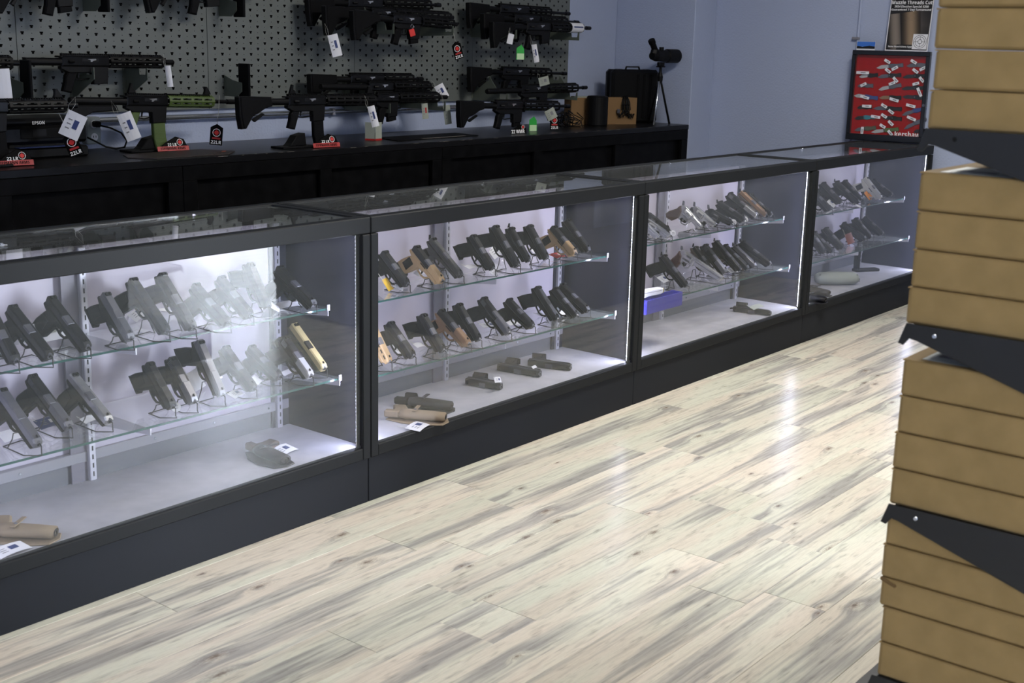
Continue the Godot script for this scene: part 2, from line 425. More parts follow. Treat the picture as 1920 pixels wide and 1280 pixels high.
# the muzzle's top edge is the origin, the bore runs back along -z
func make_pistol(o: Node3D, l: float, slide: Material, frame: Material, kind: String) -> void:
	if kind.begins_with("rev"):
		make_revolver(o, l, slide, frame, kind)
		return
	var old := kind == "single"
	var sh := 0.024 if not old else 0.022
	var w := 0.026 if not old else 0.023
	var g := clampf(l * 0.52, 0.075, 0.105)          # grip length
	var b := -l                                       # rear end
	var top: Material = M.dark_steel if kind == "capped" else slide
	var sl: MeshInstance3D
	if kind == "capped" or kind == "twotone":
		# slide in two colours: rear and front halves
		var rear: Material = M.dark_steel
		put("slide_rear", side([b, -sh, b, -0.004, b + 0.003, 0, -l * 0.42, 0, -l * 0.42, -sh], w, 0.003), rear, o)
		sl = put("slide", side([-l * 0.42 + 0.0003, -sh, -l * 0.42 + 0.0003, 0, -0.012, 0, 0, -0.006, 0, -sh], w, 0.003), slide, o)
	else:
		sl = put("slide", side([b, -sh, b, -0.004, b + 0.003, 0, -0.012, 0, 0, -0.006, 0, -sh], w, 0.0035), slide, o)
	var ser := S()
	for k in 6: box(ser, Vector3(w + 0.0012, sh * 0.72, 0.0016), X(Vector3(0, -sh * 0.52, b + 0.012 + k * 0.0042)))
	if kind == "front_cut":
		for k in 5: box(ser, Vector3(w + 0.0012, sh * 0.72, 0.0016), X(Vector3(0, -sh * 0.52, -0.02 - k * 0.0042)))
	put("serrations", ser, top, sl)
	var port := S()
	box(port, Vector3(w * 0.72, 0.008, l * 0.17), X(Vector3(-w * 0.16, -0.0032, -l * 0.5)), 0.001)
	put("ejection_port", port, M.grey_steel if kind != "dark_port" else M.bore, sl)
	put("barrel", lt([0.0, 0.0, 0.0, 0.0075, -0.03, 0.0075], Transform3D(Basis(Vector3(0, 0, 1), UP, Vector3(-1, 0, 0)), Vector3(0, -0.0105, 0.0012)), 10), M.grey_steel, o)
	put("bore", lt([0.0, 0.0, 0.0, 0.0046, -0.004, 0.0046], Transform3D(Basis(Vector3(0, 0, 1), UP, Vector3(-1, 0, 0)), Vector3(0, -0.0105, 0.0018)), 8), M.bore, o)
	put("front_sight", bx(Vector3(0, 0.0022, -0.016), Vector3(0.0035, 0.005, 0.008), 0.0008), M.black, o)
	var rs := S()
	for s in [-1, 1]: box(rs, Vector3(0.006, 0.006, 0.009), X(Vector3(s * 0.0055, 0.0026, b + 0.012)), 0.0008)
	box(rs, Vector3(0.017, 0.003, 0.009), X(Vector3(0, 0.001, b + 0.012)))
	put("rear_sight", rs, M.black, o)
	# frame: dust cover, grip raked back, beavertail
	var y := -sh - 0.0004
	var gx := b + 0.012
	var lean := g * 0.30
	put("frame", side([-0.006, y, -0.012, y - 0.015, b + 0.088, y - 0.018, b + 0.082, y - 0.024, b + 0.063, y - 0.024, b + 0.060, y - 0.034, gx + 0.046 - lean * 0.95, y - g, gx + 0.044 - lean, y - g - 0.005, gx - 0.006 - lean, y - g + 0.003, gx - lean * 0.75 - 0.006, y - g * 0.72, gx - lean * 0.2 - 0.003, y - g * 0.33, b + 0.012, y - 0.018, b - 0.007, y - 0.009, b - 0.005, y - 0.003, b + 0.002, y], w - 0.002 if not old else 0.021, 0.004), frame, o)
	put("magazine_base", side([gx + 0.046 - lean, y - g - 0.0055, gx + 0.048 - lean, y - g - 0.013, gx - 0.010 - lean, y - g - 0.005, gx - 0.006 - lean, y - g + 0.0025], 0.024, 0.002), M.polymer, o)
	var tg := S(true)
	tube(tg, [Vector3(0, y - 0.016, b + 0.112), Vector3(0, y - 0.027, b + 0.110), Vector3(0, y - 0.039, b + 0.100), Vector3(0, y - 0.043, b + 0.085), Vector3(0, y - 0.040, b + 0.062), Vector3(0, y - 0.034, b + 0.052)], 0.0036, 6)
	put("trigger_guard", tg, frame, o)
	put("trigger", side([b + 0.088, y - 0.018, b + 0.080, y - 0.018, b + 0.076, y - 0.028, b + 0.079, y - 0.036, b + 0.083, y - 0.036, b + 0.081, y - 0.028], 0.007, 0.001), M.black, o)
	var pn := S()
	for s in [-1, 1]:
		box(pn, Vector3(0.003, g * 0.5, 0.03), X(Vector3(s * (w / 2 - 0.001), y - g * 0.55, gx + 0.022 - lean * 0.55), Vector3(0.26, 0, 0)), 0.0012)
	put("grip_panel", pn, M.wood_brown if kind == "wood_grip" else M.polymer, o)
	put("slide_stop", bx(Vector3(-w / 2 + 0.0003, y - 0.002, b + 0.075), Vector3(0.003, 0.0035, 0.03), 0.0008), M.black, o)
	if old: put("hammer", side([b - 0.002, -0.012, b - 0.013, -0.002, b - 0.016, -0.005, b - 0.006, -0.02], 0.007, 0.001), M.black, o)
	if kind == "slotted":
		for k in 3: put("slot", bx(Vector3(-w / 2, -0.010, -0.02 - 0.022 * k), Vector3(0.0014, 0.006, 0.014), 0.0006), M.bore, sl)

func make_revolver(o: Node3D, l: float, metal: Material, grip: Material, kind: String) -> void:
	var big := l > 0.2
	var s := 1.18 if big else 1.0
	var fx := -l + 0.035 * s           # rear of the cylinder window
	var cyl := 0.038 * s
	var zx := Basis(Vector3(0, 0, 1), UP, Vector3(-1, 0, 0))
	var br := 0.0085 * s
	put("barrel", lt([fx + cyl + 0.004, 0.0, fx + cyl + 0.004, br, -0.002, br, 0, br - 0.0015, 0, 0.005, -0.004, 0.005, -0.004, 0.0], Transform3D(zx, Vector3(0, -0.0105, 0)), 14), metal, o)
	put("barrel_rib", side([fx + cyl, -0.006, fx + cyl, 0.0, -0.006, 0.0, -0.002, -0.006], 0.008, 0.001), metal, o)
	put("under_lug", side([fx + cyl + 0.004, -0.016, -0.008, -0.016, -0.004, -0.026, -0.012, -0.030 * s, fx + cyl + 0.004, -0.032 * s], 0.012, 0.003), metal, o)
	put("front_sight", side([-0.006, -0.001, -0.014, 0.006, -0.026, 0.0], 0.003), M.black, o)
	put("frame", side([fx + cyl + 0.012, 0.0, fx - 0.012, 0.001, fx - 0.028, -0.006, fx - 0.03, -0.018, fx - 0.022, -0.034, fx - 0.03, -0.06, fx + 0.0, -0.062, fx + 0.004, -0.05, fx + cyl + 0.01, -0.047, fx + cyl + 0.012, -0.036], 0.014 * s, 0.002), metal, o)
	var c := put("cylinder", lt([fx, 0.0, fx, 0.018 * s, fx + cyl * 0.95, 0.018 * s, fx + cyl, 0.0165 * s, fx + cyl, 0.0], Transform3D(zx, Vector3(0, -0.021, 0)), 18), metal, o)
	var fl := S()
	for k in 6:
		var a := TAU * (k + 0.5) / 6.0
		box(fl, Vector3(0.006 * s, 0.0012, cyl * 0.62), X(Vector3(cos(a) * 0.0178 * s, -0.021 + sin(a) * 0.0178 * s, fx + cyl * 0.64), Vector3(0, 0, a - PI / 2)), 0.0004)
	put("flute", fl, M.grey_steel, c)
	put("grip", side([fx - 0.012, -0.030, fx - 0.030, -0.014, fx - 0.036, -0.018, fx - 0.040, -0.04, fx - 0.060, -0.075 * s, fx - 0.066, -0.098 * s, fx - 0.052, -0.108 * s, fx - 0.022, -0.100 * s, fx - 0.012, -0.078 * s, fx - 0.004, -0.062], 0.027, 0.006), grip, o)
	put("hammer", side([fx - 0.022, -0.006, fx - 0.034, 0.010, fx - 0.042, 0.008, fx - 0.034, -0.010], 0.007, 0.001), M.grey_steel, o)
	var tg := S(true)
	tube(tg, [Vector3(0, -0.046, fx + 0.044), Vector3(0, -0.066, fx + 0.040), Vector3(0, -0.074, fx + 0.022), Vector3(0, -0.070, fx + 0.002), Vector3(0, -0.058, fx - 0.006)], 0.0034, 6)
	put("trigger_guard", tg, metal, o)
	put("trigger", side([fx + 0.022, -0.048, fx + 0.014, -0.048, fx + 0.012, -0.058, fx + 0.017, -0.067, fx + 0.019, -0.058], 0.006, 0.001), M.grey_steel, o)

func wire_stand(o: Node3D, l: float, pitch: float, lift: float) -> void:
	# one bent rod: base loop on the shelf, a hook up into the muzzle, a rest under the frame
	var c := cos(pitch)
	var s := sin(pitch)
	var under := func(z: float, y: float) -> Vector3: return Vector3(0, lift + y * c - z * s, z * c + y * s)
	var m: Vector3 = under.call(0.0, -0.0105)
	var r: Vector3 = under.call(-l + 0.112, -0.056)
	var b := -l * c
	put("base_wire", tb([Vector3(-0.03, 0.0022, b * 0.75), Vector3(-0.034, 0.0022, -0.02), Vector3(-0.004, 0.0022, 0.014), Vector3(0.0, 0.006, m.z + 0.012), m + Vector3(0, -0.002, 0.012), m + Vector3(0, 0.001, 0.004)], 0.0017), M.wire, o)
	put("rest_wire", tb([Vector3(-0.03, 0.0022, b * 0.75), Vector3(0.028, 0.0022, b * 0.82), Vector3(0.028, 0.0022, r.z), Vector3(0.016, r.y * 0.6, r.z), Vector3(0.012, r.y, r.z), Vector3(-0.012, r.y, r.z), Vector3(-0.016, r.y * 0.6, r.z), Vector3(-0.03, 0.0022, r.z)], 0.0017), M.wire, o)

const COUNTS := [[10, 10], [9, 10], [10, 8], [6, 6]]
func pistols() -> void:
	# case, shelf (0 upper), x, z of the muzzle, pitch in degrees, length, slide, frame, shape, what it looks like
	var rows := [
		[0, 0, -1.123, -0.095, 46, 0.150, "dark_steel", "polymer", "plain", "black pistol cut by the picture edge"],
		[0, 0, -1.037, -0.088, 31, 0.196, "dark_steel", "polymer", "plain", "dull black pistol with rounded slide"],
		[0, 0, -0.921, -0.100, 33, 0.196, "dark_steel", "polymer", "plain", "black pistol before a white card"],
		[0, 0, -0.793, -0.096, 44, 0.155, "grey_steel", "polymer", "front_cut", "grey slide pistol with front serrations"],
		[0, 0, -0.670, -0.108, 39, 0.197, "dark_steel", "polymer", "dark_port", "large black pistol"],
		[0, 0, -0.599, -0.084, 44, 0.194, "dark_steel", "polymer", "plain", "black pistol at the reflection edge"],
		[0, 0, -0.486, -0.077, 31, 0.173, "dark_steel", "polymer", "plain", "black pistol washed out by reflection"],
		[0, 0, -0.376, -0.110, 34, 0.167, "dark_steel", "polymer", "plain", "black pistol deep in the reflection"],
		[0, 0, -0.275, -0.148, 55, 0.150, "dark_steel", "polymer", "dark_port", "short steep black pistol"],
		[0, 0, -0.142, -0.096, 30, 0.187, "dark_steel", "polymer", "plain", "slim black pistol near the shelf bracket"],
		[0, 1, -1.090, -0.076, 34, 0.197, "grey_steel", "polymer", "plain", "grey slide black pistol"],
		[0, 1, -0.958, -0.147, 32, 0.202, "grey_steel", "polymer", "twotone", "two-tone grey and black pistol"],
		[0, 1, -0.857, -0.117, 30, 0.193, "silver", "polymer", "front_cut", "silver slide pistol with black grip"],
		[0, 1, -0.666, -0.100, 46, 0.150, "dark_steel", "polymer", "dark_port", "compact all black pistol"],
		[0, 1, -0.595, -0.096, 48, 0.150, "grey_steel", "polymer", "twotone", "compact pistol with grey front"],
		[0, 1, -0.500, -0.092, 55, 0.177, "grey_steel", "polymer", "plain", "grey pistol inside the reflection"],
		[0, 1, -0.387, -0.090, 38, 0.168, "dark_steel", "polymer", "plain", "black pistol inside the reflection"],
		[0, 1, -0.243, -0.143, 27, 0.154, "dark_steel", "polymer", "plain", "dim black pistol"],
		[0, 1, -0.177, -0.075, 40, 0.158, "pale_grey", "polymer", "twotone", "pistol with light grey front half"],
		[0, 1, -0.087, -0.112, 40, 0.186, "sand", "olive", "dark_port", "sand coloured slide pistol"],
		[1, 0, 0.335, -0.156, 40, 0.150, "dark_steel", "polymer", "plain", "black pistol half behind the post"],
		[1, 0, 0.462, -0.114, 39, 0.165, "tan", "tan", "capped", "tan pistol with black slide top"],
		[1, 0, 0.587, -0.136, 38, 0.184, "speckle", "speckle", "single", "large speckled black pistol"],
		[1, 0, 0.775, -0.148, 47, 0.150, "dark_steel", "polymer", "plain", "plain black pistol"],
		[1, 0, 0.887, -0.120, 49, 0.179, "dark_steel", "polymer", "slotted", "black pistol with cut slide"],
		[1, 0, 0.993, -0.153, 51, 0.150, "dark_steel", "polymer", "single", "narrow black pistol"],
		[1, 0, 1.088, -0.140, 52, 0.150, "dark_steel", "polymer", "plain", "greyish black pistol"],
		[1, 0, 1.265, -0.136, 39, 0.150, "tan", "tan", "capped", "tan pistol with black sights"],
		[1, 0, 1.364, -0.141, 44, 0.161, "dark_steel", "polymer", "plain", "black pistol"],
		[1, 1, 0.176, -0.084, 54, 0.150, "tan", "tan", "slotted", "tan pistol with slotted slide"],
		[1, 1, 0.293, -0.088, 41, 0.150, "dark_steel", "polymer", "front_cut", "dark ribbed pistol"],
		[1, 1, 0.420, -0.066, 48, 0.150, "dark_steel", "polymer", "plain", "dull black pistol"],
		[1, 1, 0.558, -0.072, 36, 0.170, "tan_dark", "tan_dark", "capped", "brown pistol with black slide rear"],
		[1, 1, 0.628, -0.082, 48, 0.155, "dark_steel", "polymer", "plain", "tall black pistol"],
		[1, 1, 0.788, -0.076, 41, 0.172, "grey_steel", "polymer", "twotone", "black pistol with grey front slide"],
		[1, 1, 0.944, -0.089, 34, 0.150, "dark_steel", "polymer", "slotted", "black pistol with ported muzzle"],
		[1, 1, 1.097, -0.088, 47, 0.155, "dark_steel", "polymer", "dark_port", "black pistol"],
		[1, 1, 1.206, -0.075, 39, 0.150, "dark_steel", "polymer", "plain", "slim black pistol"],
		[1, 1, 1.328, -0.110, 32, 0.163, "dark_steel", "polymer", "plain", "black pistol"],
		[2, 0, 1.845, -0.121, 33, 0.145, "silver", "black", "rev", "silver long-barrelled revolver"],
		[2, 0, 1.906, -0.106, 24, 0.145, "silver", "black", "rev", "silver revolver before a round tag"],
		[2, 0, 2.042, -0.194, 28, 0.145, "dark_steel", "wood_brown", "rev", "black revolver with brown grip"],
		[2, 0, 2.230, -0.136, 39, 0.145, "silver", "wood_brown", "rev", "silver revolver with dark grip"],
		[2, 0, 2.353, -0.140, 31, 0.145, "silver", "black", "rev", "silver snub revolver"],
		[2, 0, 2.476, -0.125, 21, 0.145, "dark_steel", "black", "rev", "black revolver"],
		[2, 0, 2.622, -0.139, 25, 0.160, "dark_steel", "polymer", "single", "black hammer pistol"],
		[2, 0, 2.792, -0.164, 30, 0.186, "silver", "polymer", "twotone", "pistol with bright front slide"],
		[2, 0, 2.846, -0.143, 35, 0.176, "tan_dark", "wood_brown", "single", "brownish dark pistol"],
		[2, 0, 2.868, -0.124, 34, 0.156, "dark_steel", "polymer", "single", "slim dark pistol"],
		[2, 1, 2.044, -0.087, 42, 0.179, "dark_steel", "polymer", "single", "large black hammer pistol"],
		[2, 1, 2.336, -0.075, 24, 0.262, "silver", "wood_red", "rev", "big silver revolver with red wooden grip"],
		[2, 1, 2.437, -0.186, 45, 0.150, "dark_steel", "wood_brown", "single", "dark pistol behind the revolver"],
		[2, 1, 2.477, -0.138, 43, 0.170, "grey_steel", "polymer", "twotone", "black pistol with grey slide"],
		[2, 1, 2.587, -0.122, 40, 0.188, "dark_steel", "polymer", "single", "broad black pistol"],
		[2, 1, 2.653, -0.119, 35, 0.168, "dark_steel", "wood_brown", "wood_grip", "dark pistol with brown grip"],
		[2, 1, 2.735, -0.123, 35, 0.150, "grey_steel", "polymer", "single", "grey edged pistol"],
		[2, 1, 2.846, -0.101, 29, 0.192, "dark_steel", "polymer", "single", "slim black pistol"],
		[3, 0, 3.458, -0.091, 39, 0.150, "dark_steel", "polymer", "wood_grip", "black pistol with brown grip"],
		[3, 0, 3.793, -0.185, 39, 0.155, "dark_steel", "polymer", "plain", "black pistol"],
		[3, 0, 3.872, -0.118, 35, 0.178, "dark_steel", "polymer", "single", "black pistol with bright marks"],
		[3, 0, 4.017, -0.167, 40, 0.150, "dark_steel", "polymer", "plain", "small black pistol"],
		[3, 0, 4.171, -0.117, 45, 0.150, "pale_grey", "pale_grey", "front_cut", "light grey pistol"],
		[3, 0, 4.406, -0.152, 30, 0.150, "dark_steel", "polymer", "plain", "dim black pistol"],
		[3, 1, 3.450, -0.097, 48, 0.150, "dark_steel", "polymer", "plain", "black pistol beside the post"],
		[3, 1, 3.521, -0.089, 37, 0.150, "dark_steel", "polymer", "twotone", "dark two-tone pistol"],
		[3, 1, 3.678, -0.101, 40, 0.150, "dark_steel", "polymer", "plain", "black pistol"],
		[3, 1, 4.102, -0.161, 27, 0.163, "dark_steel", "polymer", "dark_port", "black pistol beside an orange tag"],
		[3, 1, 4.161, -0.148, 42, 0.150, "dark_steel", "polymer", "plain", "dim black pistol"],
		[3, 1, 4.378, -0.173, 34, 0.150, "dark_steel", "polymer", "plain", "dim black pistol"],
	]
	var nth := {}
	for r in rows:
		var key := "%d_%d" % [r[0], r[1]]
		var k: int = nth.get(key, 0)
		nth[key] = k + 1
		var shelf := "%s shelf, %s" % ["upper" if r[1] == 0 else "lower", CASES[r[0]]]
		var place: String = ("%s from left" % ORD[k] if k else "leftmost") + ", " + shelf
		var y: float = (UPPER[r[0]] if r[1] == 0 else LOWER[r[0]])
		var rev: bool = str(r[8]).begins_with("rev")
		var noun := "revolver" if rev else "pistol"
		var lift := 0.036
		var s := thing("wire_stand", "wire stand under the %s %s" % [noun, place], "stand", Vector3(r[2], y, r[3]), 0.0, "wire pistol stands on the glass shelves")
		wire_stand(s, r[5], deg_to_rad(r[4]), lift)
		var o := thing("revolver" if rev else "pistol", "%s, %s" % [r[9], place], noun, Vector3(r[2], y + lift, r[3]), 0.0, "handguns on the " + shelf)
		o.rotation.x = deg_to_rad(r[4])
		make_pistol(o, r[5], M[r[6]], M[r[7]], r[8])
	price_tags()

# ---------------------------------------------------------------- tags
# a card with a printed block and its string; x runs along the card, it stands or lies as turned
func price_tag(label: String, at: Vector3, rot: Vector3, size: Vector2, face_mat := "card", printed := "card_blue", cord := true, group := "") -> Node3D:
	var o := thing("price_tag", label, "price tag", at, 0.0, group)
	o.rotation = rot
	var st := S()
	var h := size / 2
	for k in 4:          # slightly bowed card
		var a := -h.x + size.x * k / 4.0
		var b := -h.x + size.x * (k + 1) / 4.0
		var za := 0.004 * (1.0 - pow(a / h.x, 2))
		var zb := 0.004 * (1.0 - pow(b / h.x, 2))
		face(st, [Vector3(a, -h.y, za), Vector3(b, -h.y, zb), Vector3(b, h.y, zb), Vector3(a, h.y, za)], Vector3(0, 0, -9))
		face(st, [Vector3(a, -h.y, za - 0.0005), Vector3(b, -h.y, zb - 0.0005), Vector3(b, h.y, zb - 0.0005), Vector3(a, h.y, za - 0.0005)], Vector3(0, 0, 9))
	put("card", st, M[face_mat], o)
	if printed != "":
		put("logo_block", bx(Vector3(h.x * 0.2, h.y * 0.1, 0.0044), Vector3(h.x * 0.5, h.y * 0.7, 0.0004)), M[printed], o)
		var ln := S()
		for k in 3: box(ln, Vector3(h.x * 0.4, h.y * 0.09, 0.0004), X(Vector3(-h.x * 0.45, h.y * (0.35 - 0.35 * k), 0.0034)))
		put("small_print", ln, M.print_grey, o)
	if cord: put("string", tb([Vector3(-h.x * 0.85, h.y * 0.6, 0.002), Vector3(-h.x * 1.2, h.y * 1.3, 0.006), Vector3(-h.x * 0.9, h.y * 2.1, 0.0), Vector3(-h.x * 0.6, h.y * 1.5, -0.004), Vector3(-h.x * 0.8, h.y * 0.7, 0.001)], 0.0006, 4), M.string, o)
	return o

func price_tags() -> void:
	# x, y, z, turn x, y, z, width, height, card, print, label
	for r in [
		[-0.907, 0.657, -0.318, -0.5, -0.3, 0.1, 0.1, 0.055, "card", "card_grey", "white card leaning behind the second pistol, upper shelf, nearest showcase"],
		[-0.982, 0.636, -0.340, -1.2, -0.4, 0.3, 0.05, 0.03, "card", "", "small white tag under the leftmost pistols, upper shelf, nearest showcase"],
		[-0.587, 0.650, -0.367, -0.9, -0.5, 0.7, 0.05, 0.04, "card", "card_blue", "bent white tag between the two big pistols, upper shelf, nearest showcase"],
		[-0.479, 0.652, -0.388, -0.8, 0.4, -0.5, 0.05, 0.045, "card", "", "white tag right of the large pistol, upper shelf, nearest showcase"],
		[-0.408, 0.637, -0.344, -1.1, 0.6, 0.2, 0.04, 0.03, "card", "", "white tag lost in the reflection, upper shelf, nearest showcase"],
		[-0.151, 0.637, -0.211, -1.1, -0.3, 0.1, 0.085, 0.03, "card", "", "long bent white tag near the right bracket, upper shelf, nearest showcase"],
		[-0.222, 0.643, -0.191, -0.9, 0.5, 0.6, 0.035, 0.03, "card", "", "folded white tag tip near the right bracket, upper shelf, nearest showcase"],
		[-0.942, 0.420, -0.271, -1.25, -0.1, 0.05, 0.075, 0.045, "card_blue", "card", "white and blue card behind the two-tone pistol, lower shelf, nearest showcase"],
		[-1.063, 0.420, -0.240, -1.3, -0.2, 0.1, 0.075, 0.05, "card", "", "large white tag at the left edge, lower shelf, nearest showcase"],
		[-0.849, 0.417, -0.230, -1.2, 0.2, 0, 0.05, 0.025, "card", "", "white tag under the silver slide pistol, lower shelf, nearest showcase"],
		[-0.453, 0.441, -0.283, -0.5, 0.3, 0.1, 0.06, 0.06, "card", "", "tall white card in the reflection, lower shelf, nearest showcase"],
		[-0.417, 0.418, -0.142, -1.2, 0.2, 0.1, 0.05, 0.03, "card", "card_blue", "white tag under the grey pistol, lower shelf, nearest showcase"],
		[-0.289, 0.424, -0.203, -0.9, 0.2, 0.3, 0.03, 0.03, "card", "", "narrow white tag left of the dim pistol, lower shelf, nearest showcase"],
		[-0.136, 0.416, -0.226, -1.25, 0.1, 0.05, 0.07, 0.022, "card", "", "white tag before the light grey front pistol, lower shelf, nearest showcase"],
		[-0.221, 0.196, -0.157, -1.35, 0.2, 0, 0.075, 0.05, "card", "card_blue", "white card beside the dark holster, deck, nearest showcase"],
		[-1.198, 0.194, -0.056, -1.45, 0.1, 0, 0.09, 0.05, "card", "card_blue", "white card under the tan holster, deck, nearest showcase"],
		[0.305, 0.638, -0.226, -0.6, 0.2, 0.1, 0.035, 0.045, "yellow", "", "yellow tag beside the post, upper shelf, second showcase"],
		[0.334, 0.628, -0.205, -1.1, 0.6, 0.3, 0.045, 0.03, "card", "", "white tag right of the yellow one, upper shelf, second showcase"],
		[0.583, 0.626, -0.343, -1.1, 0.2, 0.2, 0.05, 0.025, "card", "", "white tag behind the tan pistol, upper shelf, second showcase"],
		[0.834, 0.624, -0.303, -1.3, 0.2, -0.2, 0.07, 0.03, "card", "", "white card under the plain black pistol, upper shelf, second showcase"],
		[1.043, 0.653, -0.371, -0.5, -0.3, 0.5, 0.05, 0.055, "card", "card_grey", "tall white card behind the cut-slide pistol, upper shelf, second showcase"],
		[1.294, 0.627, -0.371, -0.8, 0.3, 0.1, 0.05, 0.02, "card", "", "crumpled white strings tag mid shelf, upper shelf, second showcase"],
		[1.277, 0.624, -0.234, -1.35, 0.1, -0.1, 0.075, 0.045, "card_red", "card", "red edged white card under the right tan pistol, upper shelf, second showcase"],
		[0.344, 0.411, -0.224, -0.5, 0.2, 0.1, 0.025, 0.05, "card", "card_red", "pinkish tag on the slotted tan pistol, lower shelf, second showcase"],
		[0.474, 0.396, -0.237, -1.1, 0.3, -0.2, 0.05, 0.025, "card", "", "white tag between the two dull pistols, lower shelf, second showcase"],
		[0.895, 0.396, -0.265, -1.3, 0.1, -0.3, 0.08, 0.035, "card", "card_blue", "white card under the grey front pistol, lower shelf, second showcase"],
		[0.984, 0.397, -0.222, -1.2, 0.2, -0.3, 0.06, 0.03, "card", "", "white card under the ported pistol, lower shelf, second showcase"],
		[1.205, 0.394, -0.264, -1.2, 0.4, 0.2, 0.05, 0.025, "card", "", "white tag left of the steep pistol, lower shelf, second showcase"],
		[1.249, 0.400, -0.185, -0.9, 0.2, 0.2, 0.04, 0.03, "card", "", "small white tag right of the steep pistol, lower shelf, second showcase"],
		[0.773, 0.233, -0.120, -0.5, 0.1, -0.2, 0.04, 0.022, "card", "card_blue", "white tag standing on the small pistol, deck, second showcase"],
		[0.247, 0.193, -0.028, -1.5, 0.3, 0, 0.09, 0.055, "card", "card_blue", "white card in front of the holsters, deck, second showcase"],
		[1.054, 0.221, -0.167, -0.8, 0.1, 0, 0.03, 0.012, "card", "", "tiny white tag on the middle lying pistol, deck, second showcase"],
		[2.622, 0.403, -0.186, -1.1, 0.1, -0.1, 0.09, 0.035, "card", "card_blue", "white card under the grey slide pistol, lower shelf, third showcase"],
		[2.169, 0.406, -0.291, -1.1, -0.2, 0.2, 0.06, 0.045, "card", "card_blue", "blue and white tag behind the big hammer pistol, lower shelf, third showcase"],
		[2.734, 0.221, -0.107, -1.2, 0.1, -0.05, 0.12, 0.03, "card_grey", "", "grey card on the lying pistol, deck, third showcase"],
		[3.768, 0.626, -0.237, -1.0, 0.1, 0.2, 0.09, 0.05, "card", "card_blue", "white card at the left, upper shelf, farthest showcase"],
		[3.814, 0.619, -0.097, -1.1, 0.4, -0.3, 0.06, 0.03, "card", "", "pointed white tag mid shelf, upper shelf, farthest showcase"],
		[4.180, 0.648, -0.201, -0.4, -0.4, 0.6, 0.055, 0.055, "orange", "", "orange tag hanging from the light grey pistol, upper shelf, farthest showcase"],
		[3.977, 0.414, -0.207, -0.4, -0.3, 0.2, 0.06, 0.06, "rust", "", "orange brown tag, lower shelf, farthest showcase"],
		[4.158, 0.384, -0.225, -1.2, 0.1, -0.05, 0.09, 0.012, "card", "", "thin white tag right of the orange brown one, lower shelf, farthest showcase"],
	]:
		price_tag(r[10], Vector3(r[0], r[1], r[2]), Vector3(r[3], r[4], r[5]), Vector2(r[6], r[7]), r[8], r[9], r[6] > 0.03, "price tags inside the showcases")
	for r in [
		[-0.635, 0.425, -0.136, "round white tag at the muzzle of the compact black pistol in the nearest showcase"],
		[2.045, 0.642, -0.180, "round white tag at the left silver revolvers in the third showcase"],
		[2.578, 0.642, -0.176, "round white tag at the black revolver in the third showcase"],
		[2.706, 0.642, -0.184, "round white tag right of the black revolver in the third showcase"],
	]:
		var o := thing("round_tag", r[3], "price tag", Vector3(r[0], r[1], r[2]), 0.0, "round price tags inside the showcases")
		o.rotation = Vector3(-0.5, -0.5, 0)
		put("disc", lt([0, 0, 0, 0.014, 0.0008, 0.014, 0.0008, 0], X(Vector3.ZERO, Vector3(0, -PI / 2, 0)), 20), M.card, o)
		var ln := S()
		for k in 2: box(ln, Vector3(0.012, 0.0018, 0.0006), X(Vector3(0, 0.003 - 0.006 * k, 0.0008)))
		put("small_print", ln, M.print_grey, o)

# ---------------------------------------------------------------- things lying on the decks
func lying(label: String, at: Vector3, yaw: float, l: float, slide: String, frame: String, kind: String) -> Node3D:
	var o := thing("pistol", label, "pistol", at + Vector3(0, 0.0145, 0))
	# on its left side, grip away from the viewer
	o.basis = Basis(UP, yaw) * Basis(Vector3(0, 0, 1), PI / 2)
	make_pistol(o, l, M[slide], M[frame], kind)
	return o

func holster(label: String, at: Vector3, yaw: float, l: float, leather: String, butt: String) -> void:
	var o := thing("holster", label, "holster", at)
	o.rotation.y = yaw
	var flat := Transform3D(Basis(Vector3(1, 0, 0), Vector3(0, 0, -1), UP), Vector3.ZERO)
	put("backing_leaf", pr([-l * 0.52, -0.02, -l * 0.2, -0.05, l * 0.15, -0.058, l * 0.5, -0.04, l * 0.56, 0.0, l * 0.5, 0.035, l * 0.1, 0.05, -l * 0.45, 0.045], 0.004, 0.0015, flat * X(Vector3(0, 0, 0.0025))), M[leather], o)
	var body := S(true)
	lathe(body, [-l * 0.34, 0.0, -l * 0.33, 0.016, -l * 0.2, 0.021, l * 0.25, 0.019, l * 0.44, 0.0175, l * 0.46, 0.012, l * 0.44, 0.0, l * 0.44, 0.0], Transform3D(Basis.from_scale(Vector3(1, 0.85, 1.35)), Vector3(0.01, 0.021, 0.002)), 18)
	put("pouch", body, M[leather], o)
	put("muzzle", lt([0, 0, 0, 0.010, 0.012, 0.010, 0.012, 0.005, 0.008, 0.005, 0.008, 0], X(Vector3(l * 0.45, 0.02, 0.002)), 12), M.holster_dark, o)
	put("grip", pr([-l * 0.5, 0.0, -l * 0.22, 0.0, -l * 0.26, 0.045, -l * 0.36, 0.088, -l * 0.58, 0.08, -l * 0.5, 0.035], 0.024, 0.005, flat * X(Vector3(0.015, -0.012, 0.020))), M[butt], o)
	put("slide_end", bx(Vector3(-l * 0.42, 0.021, 0.006), Vector3(l * 0.26, 0.024, 0.026), 0.004), M[butt], o)
	put("strap", pr([-l * 0.05, -0.03, l * 0.02, -0.03, l * 0.02, 0.04, -l * 0.05, 0.04], 0.003, 0.001, flat * X(Vector3(0, 0, 0.041))), M[leather], o)
	put("snap", lt([0, 0, 0, 0.005, 0.002, 0.004, 0.002, 0], X(Vector3(-l * 0.015, 0.0425, 0.01), Vector3(0, 0, PI / 2)), 10), M.grey_steel, o)

